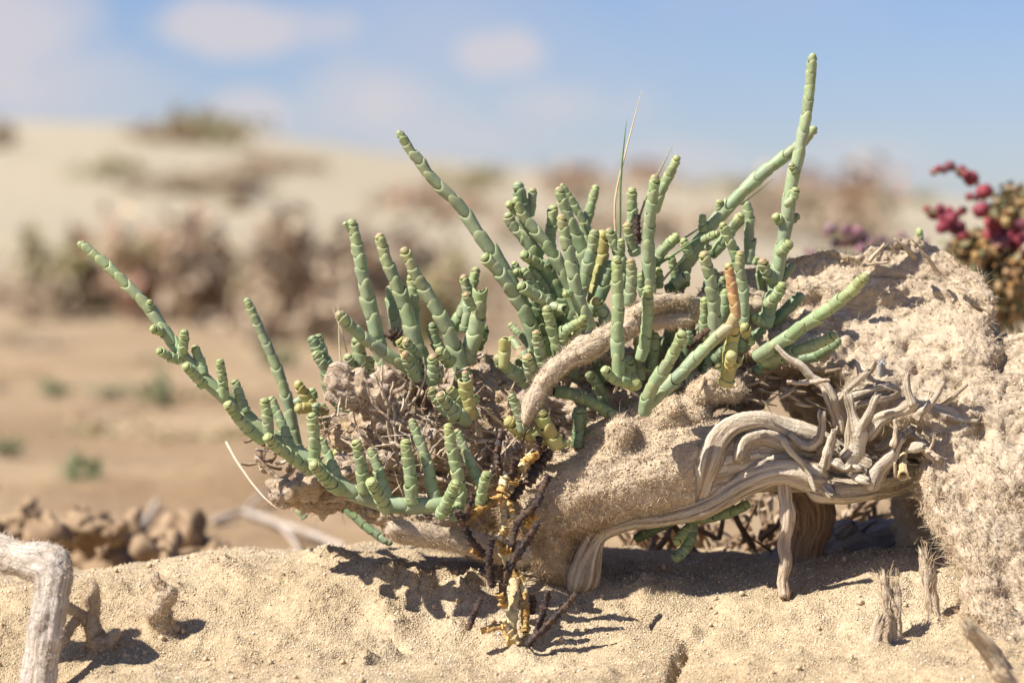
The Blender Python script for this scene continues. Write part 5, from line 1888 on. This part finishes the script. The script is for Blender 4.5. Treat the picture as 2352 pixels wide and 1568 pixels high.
BRM = [bract_mesh(i) for i in range(5)]
random.shuffle(P_)
for (x, y, r, Yb) in P_[:298]:
    p = at(*crop('H', x, y), Yb)
    o = bpy.data.objects.new('bract', random.choice(BRM))
    col.objects.link(o)
    place(o, dry)
    s = mm(r * ck('H'), Yb)
    o.matrix_basis = Matrix.Translation(p) @ Quaternion((random.random(), random.random(), random.random(), random.random() + .1)).normalized().to_matrix().to_4x4() @ Matrix.Diagonal((s, s, s * 1.3, 1))
    o.color = (*vary(random.choice([(.34, .19, .07), (.40, .24, .09), (.26, .15, .06), (.42, .29, .14), (.16, .15, .07)]), .2), 1)
for pts in [[(2310, 4950), (2200, 1700), (2000, 1300), (1900, 1000)], [(2290, 4950), (2300, 1500), (2250, 900), (2200, 560)], [(2250, 1900), (1900, 1600), (1750, 1250)]]:
    stick('stem', [at(*crop('H', *p), .31) for p in pts], [mm(6), mm(5), mm(4), mm(3)][:len(pts)], mat_stem, dry, sides=8)


fill = [p for p in P_ for _ in range(4)]
leaf_cloud('dry_bracts', np.array([at(*crop('H', x + random.gauss(0, 60), y + random.gauss(0, 60)), Yb + random.uniform(0, .04))[:] for (x, y, r, Yb) in fill]), (.002, .006),
           [mat_leaf('dry_bract', (.26, .15, .06), (.40, .26, .12), 90), mat_leaf('dull_leaf', (.14, .15, .07), (.24, .20, .10), 90)], dry, 12)

# ------------------------------------------------------------------ background scrub
def mid_ground(px, py, lo=.1, hi=46):
    """far ground point on a sight line"""
    ys = np.geomspace(lo, hi, 900)
    pts = np.array([at(px, py, y)[:] for y in ys])
    below = pts[:, 2] - macro(pts[:, 0], pts[:, 1])
    i = np.nonzero((below <= 0) & (ys > .12))[0]
    return Vector(pts[i[0]]) if len(i) else Vector(pts[-1])


LM = {'olive': [mat_leaf('olive_leaf', (.25, .22, .08), (.35, .30, .13), 8), mat_leaf('olive_leaf_pale', (.33, .27, .15), (.45, .37, .22), 8)],
      'red': [mat_leaf('reddish_leaf', (.31, .16, .11), (.40, .25, .165), 8), mat_leaf('brown_leaf', (.38, .265, .155), (.48, .355, .225), 8)],
      'brown': [mat_leaf('dry_scrub', (.37, .275, .175), (.49, .38, .26), 8), mat_leaf('dry_scrub_grey', (.34, .26, .18), (.44, .345, .24), 8)],
      'green': [mat_leaf('sprout', (.14, .19, .08), (.25, .28, .14), 20)],
      'straw': [mat_leaf('straw_litter', (.44, .32, .18), (.58, .45, .28), 20)]}


def shrub(px, py, w, h, kind, label, Y=None, n=900, seed=1, size=None, cat='shrub', group='scrub on the plain behind'):
    """px, py: foot of the shrub; w, h in pixels"""
    r = np.random.default_rng(seed)
    if Y is None:
        b = mid_ground(px, py)
    else:
        p = at(px, py, Y)
        b = Vector((p.x, Y, float(macro(np.array([p.x]), np.array([Y]))[0])))
    Y = b.y
    W, Hh = mm(w, Y) / 2, mm(h, Y)
    t = thing('shrub', b, label, cat, group)
    k = 7
    lob = np.stack([r.uniform(-.75, .75, k), r.uniform(-.6, .6, k), r.uniform(.25, .7, k)], 1)
    u = r.normal(size=(n, 3))
    u /= np.linalg.norm(u, axis=1)[:, None]
    rad = r.random(n)[:, None] ** .45 * r.uniform(.25, .5, k)[r.integers(0, k, n)][:, None]
    q = lob[r.integers(0, k, n)] + u * rad
    q[:, :2] *= r.uniform(.8, 1.45, (n, 1))
    q[:, 2] = np.clip(q[:, 2], .02, 1.05)
    pts = np.array(b) + q * np.array([W, W * .8, Hh])
    s = size or (W + Hh) * .06
    leaf_cloud('foliage', pts, (s * .6, s * 1.5), LM[kind], t, seed)
    for i in range(5):
        e = b + Vector((random.uniform(-.7, .7) * W, random.uniform(-.4, .4) * W, Hh * random.uniform(.5, .8)))
        stick('stem', [b + Vector((random.uniform(-.1, .1) * W, 0, -.02 * Hh)), b.lerp(e, .5) + Vector((0, 0, Hh * .08)), e], [Hh * .03, Hh * .022, Hh * .012], mat_stem if kind != 'brown' else M_BARK, t, sides=6, step=Hh * .15)
    return t


SHR = [(150, 640, 170, 170, 'olive', 5.0, 'olive shrub at the left end of the scrub belt'), (235, 650, 170, 130, 'olive', 5.2, 'yellow-green shrub beside the olive one in the scrub belt'),
       (330, 690, 200, 190, 'red', 4.6, 'rusty brown shrub streaked with red below the dune'), (425, 690, 170, 185, 'red', 4.8, 'dark red shrub in the middle of the scrub belt'),
       (520, 720, 230, 180, 'brown', 4.4, 'broad dry brown shrub to the right of the red ones'), (620, 730, 230, 200, 'brown', 4.2, 'dry brown bush behind the knot clump'),
       (740, 730, 260, 220, 'brown', 4.0, 'tallest dry brown bush of the scrub belt'), (870, 730, 220, 200, 'brown', 4.1, 'dry bush at the right end of the scrub belt'),
       (960, 760, 190, 130, 'olive', 3.6, 'low olive bush behind the tall left shoots'), (1030, 690, 130, 110, 'red', 3.9, 'small dark red bush peeping beside the diagonal shoot'),
       (700, 760, 300, 90, 'brown', 3.4, 'low mat of dry scrub on the plain'), (380, 620, 260, 110, 'olive', 7, 'greyish green shrub further back on the dune foot'),
       (1040, 600, 120, 90, 'olive', 6.5, 'single olive shrub on the pale sand slope')]
for i, (px, py, w, h, kd, Y, lb) in enumerate(SHR):
    shrub(px, py, w * 1.15, h * 1.35, kd, lb, Y, 420, 40 + i)
DUN = [(450, 335, 320, 52, 'olive', 'dark scrub strip on the dune crest'), (360, 330, 130, 34, 'red', 'reddish scrub at the left of the crest strip'), (665, 400, 170, 32, 'red', 'red-brown scrub patch on the upper dune slope'),
       (240, 410, 130, 34, 'olive', 'small olive scrub patch on the left dune slope'), (450, 455, 280, 50, 'brown', 'long brown scrub band across the dune face'), (560, 470, 120, 70, 'brown', 'brown scrub patch ending the dune band'),
       (1085, 445, 170, 45, 'olive', 'olive scrub patch on the crest behind the diagonal shoot'), (990, 500, 220, 50, 'red', 'reddish scrub patch on the slope behind the diagonal shoot'), (1380, 440, 240, 45, 'red', 'reddish scrub on the crest behind the grass blades'),
       (1320, 470, 180, 40, 'brown', 'brown scrub on the slope behind the bush'), (1680, 450, 160, 30, 'olive', 'olive scrub on the crest behind the slanting stem'), (1880, 530, 240, 110, 'red', 'large rusty mound of scrub beyond the tallest shoot'),
       (1780, 540, 200, 80, 'brown', 'brown scrub beside the rusty mound'), (2080, 470, 130, 22, 'olive', 'thin dark scrub line on the crest by the crimson plant'), (0, 345, 60, 50, 'brown', 'dark scrub clump at the left edge of the crest'),
       (1500, 560, 320, 60, 'brown', 'wide brown scrub band low behind the bush'), (1250, 560, 200, 50, 'brown', 'faint scrub patch low on the slope'), (1950, 570, 300, 60, 'brown', 'dry scrub along the foot of the far slope')]
for i, (px, py, w, h, kd, lb) in enumerate(DUN):
    shrub(px, py, w * 1.2, h * 1.5, kd, lb, None, 330, 90 + i, cat='scrub', group='scrub on the far dunes')
for i, (px, py, w, h, kd, lb) in enumerate([(370, 940, 90, 100, 'green', 'dark green sprout on the plain left of the runner tip'), (250, 915, 110, 40, 'green', 'flat green sprout beside the dark one'), (120, 915, 100, 50, 'green', 'pale green sprout far left on the plain'),
                                            (190, 1120, 110, 80, 'green', 'green seedling above the soil bank'), (25, 1050, 70, 60, 'green', 'small sprout at the left edge of the plain'), (640, 860, 90, 80, 'green', 'greyish sprout behind the lone left shoot'),
                                            (240, 990, 240, 30, 'straw', 'strewn dry litter on the plain'), (540, 1000, 160, 30, 'straw', 'dry litter below the runner')]):
    shrub(px, py, w, h, kd, lb, None, 240, 200 + i, cat='sprout', group='sprouts on the plain')

# low dry mats scattered over the plain
MATS = np.random.default_rng(3)
for i in range(34):
    px, py = MATS.uniform(-60, 1150), 735 + 400 * MATS.random() ** 1.4
    kd = ['brown', 'straw', 'brown', 'olive'][i % 4]
    shrub(px, py, MATS.uniform(90, 260), MATS.uniform(8, 26), kd, {'brown': 'low brown mat of dead scrub hugging the sandy plain', 'straw': 'thin spread of straw-coloured litter on the sandy plain', 'olive': 'low olive mat of scrub hugging the sandy plain'}[kd], None, 200, 300 + i, cat='scrub', group='low %s mats on the plain' % kd)
for i in range(14):
    px, py = MATS.uniform(60, 1130), MATS.uniform(560, 735)
    kd = ['brown', 'olive', 'brown', 'red'][i % 4]
    shrub(px, py, MATS.uniform(160, 300), MATS.uniform(50, 110), kd, 'hazy low %s bush filling the scrub belt below the dune' % {'red': 'reddish'}.get(kd, kd), float(MATS.uniform(4.2, 7)), 200, 360 + i, group='%s bushes filling the scrub belt' % kd)

# dead sticks blurred on the hollow floor
for i, (pts, w, lb) in enumerate([([(490, 1210), (560, 1190), (640, 1215), (700, 1235), (790, 1270)], 16, 'long pale dead stick lying in the hollow left of the rootstock'),
                                  ([(560, 1190), (600, 1150), (650, 1130)], 12, 'short pale dead stick leaning on the long one'), ([(640, 1215), (670, 1250), (690, 1290)], 12, 'forked end of dead stick on the hollow floor'),
                                  ([(360, 1165), (340, 1200), (300, 1250)], 14, 'pale stick across the soil bank')]):
    P3 = [mid_ground(*p) + Vector((0, 0, .004)) for p in pts]
    tag(stick('dead_stick', P3, [mm(w / 2, P3[0].y)] * len(P3), M_BLEACH, sides=8), lb, 'stick')
# dark thin stems and dry litter seen below the log
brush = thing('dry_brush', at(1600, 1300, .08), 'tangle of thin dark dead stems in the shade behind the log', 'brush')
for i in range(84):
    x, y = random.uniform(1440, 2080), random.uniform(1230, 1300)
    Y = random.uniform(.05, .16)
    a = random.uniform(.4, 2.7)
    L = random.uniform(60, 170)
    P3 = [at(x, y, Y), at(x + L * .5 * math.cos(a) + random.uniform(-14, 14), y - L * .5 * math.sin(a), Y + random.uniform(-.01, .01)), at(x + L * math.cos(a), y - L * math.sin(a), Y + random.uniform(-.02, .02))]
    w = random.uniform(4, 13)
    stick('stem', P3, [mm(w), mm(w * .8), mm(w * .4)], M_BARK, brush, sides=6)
pts = np.array([at(random.uniform(1420, 2120), random.uniform(1130, 1310), random.uniform(.07, .17))[:] for i in range(300)])
leaf_cloud('dry_leaves', pts, (.003, .008), LM['brown'], brush, 77)
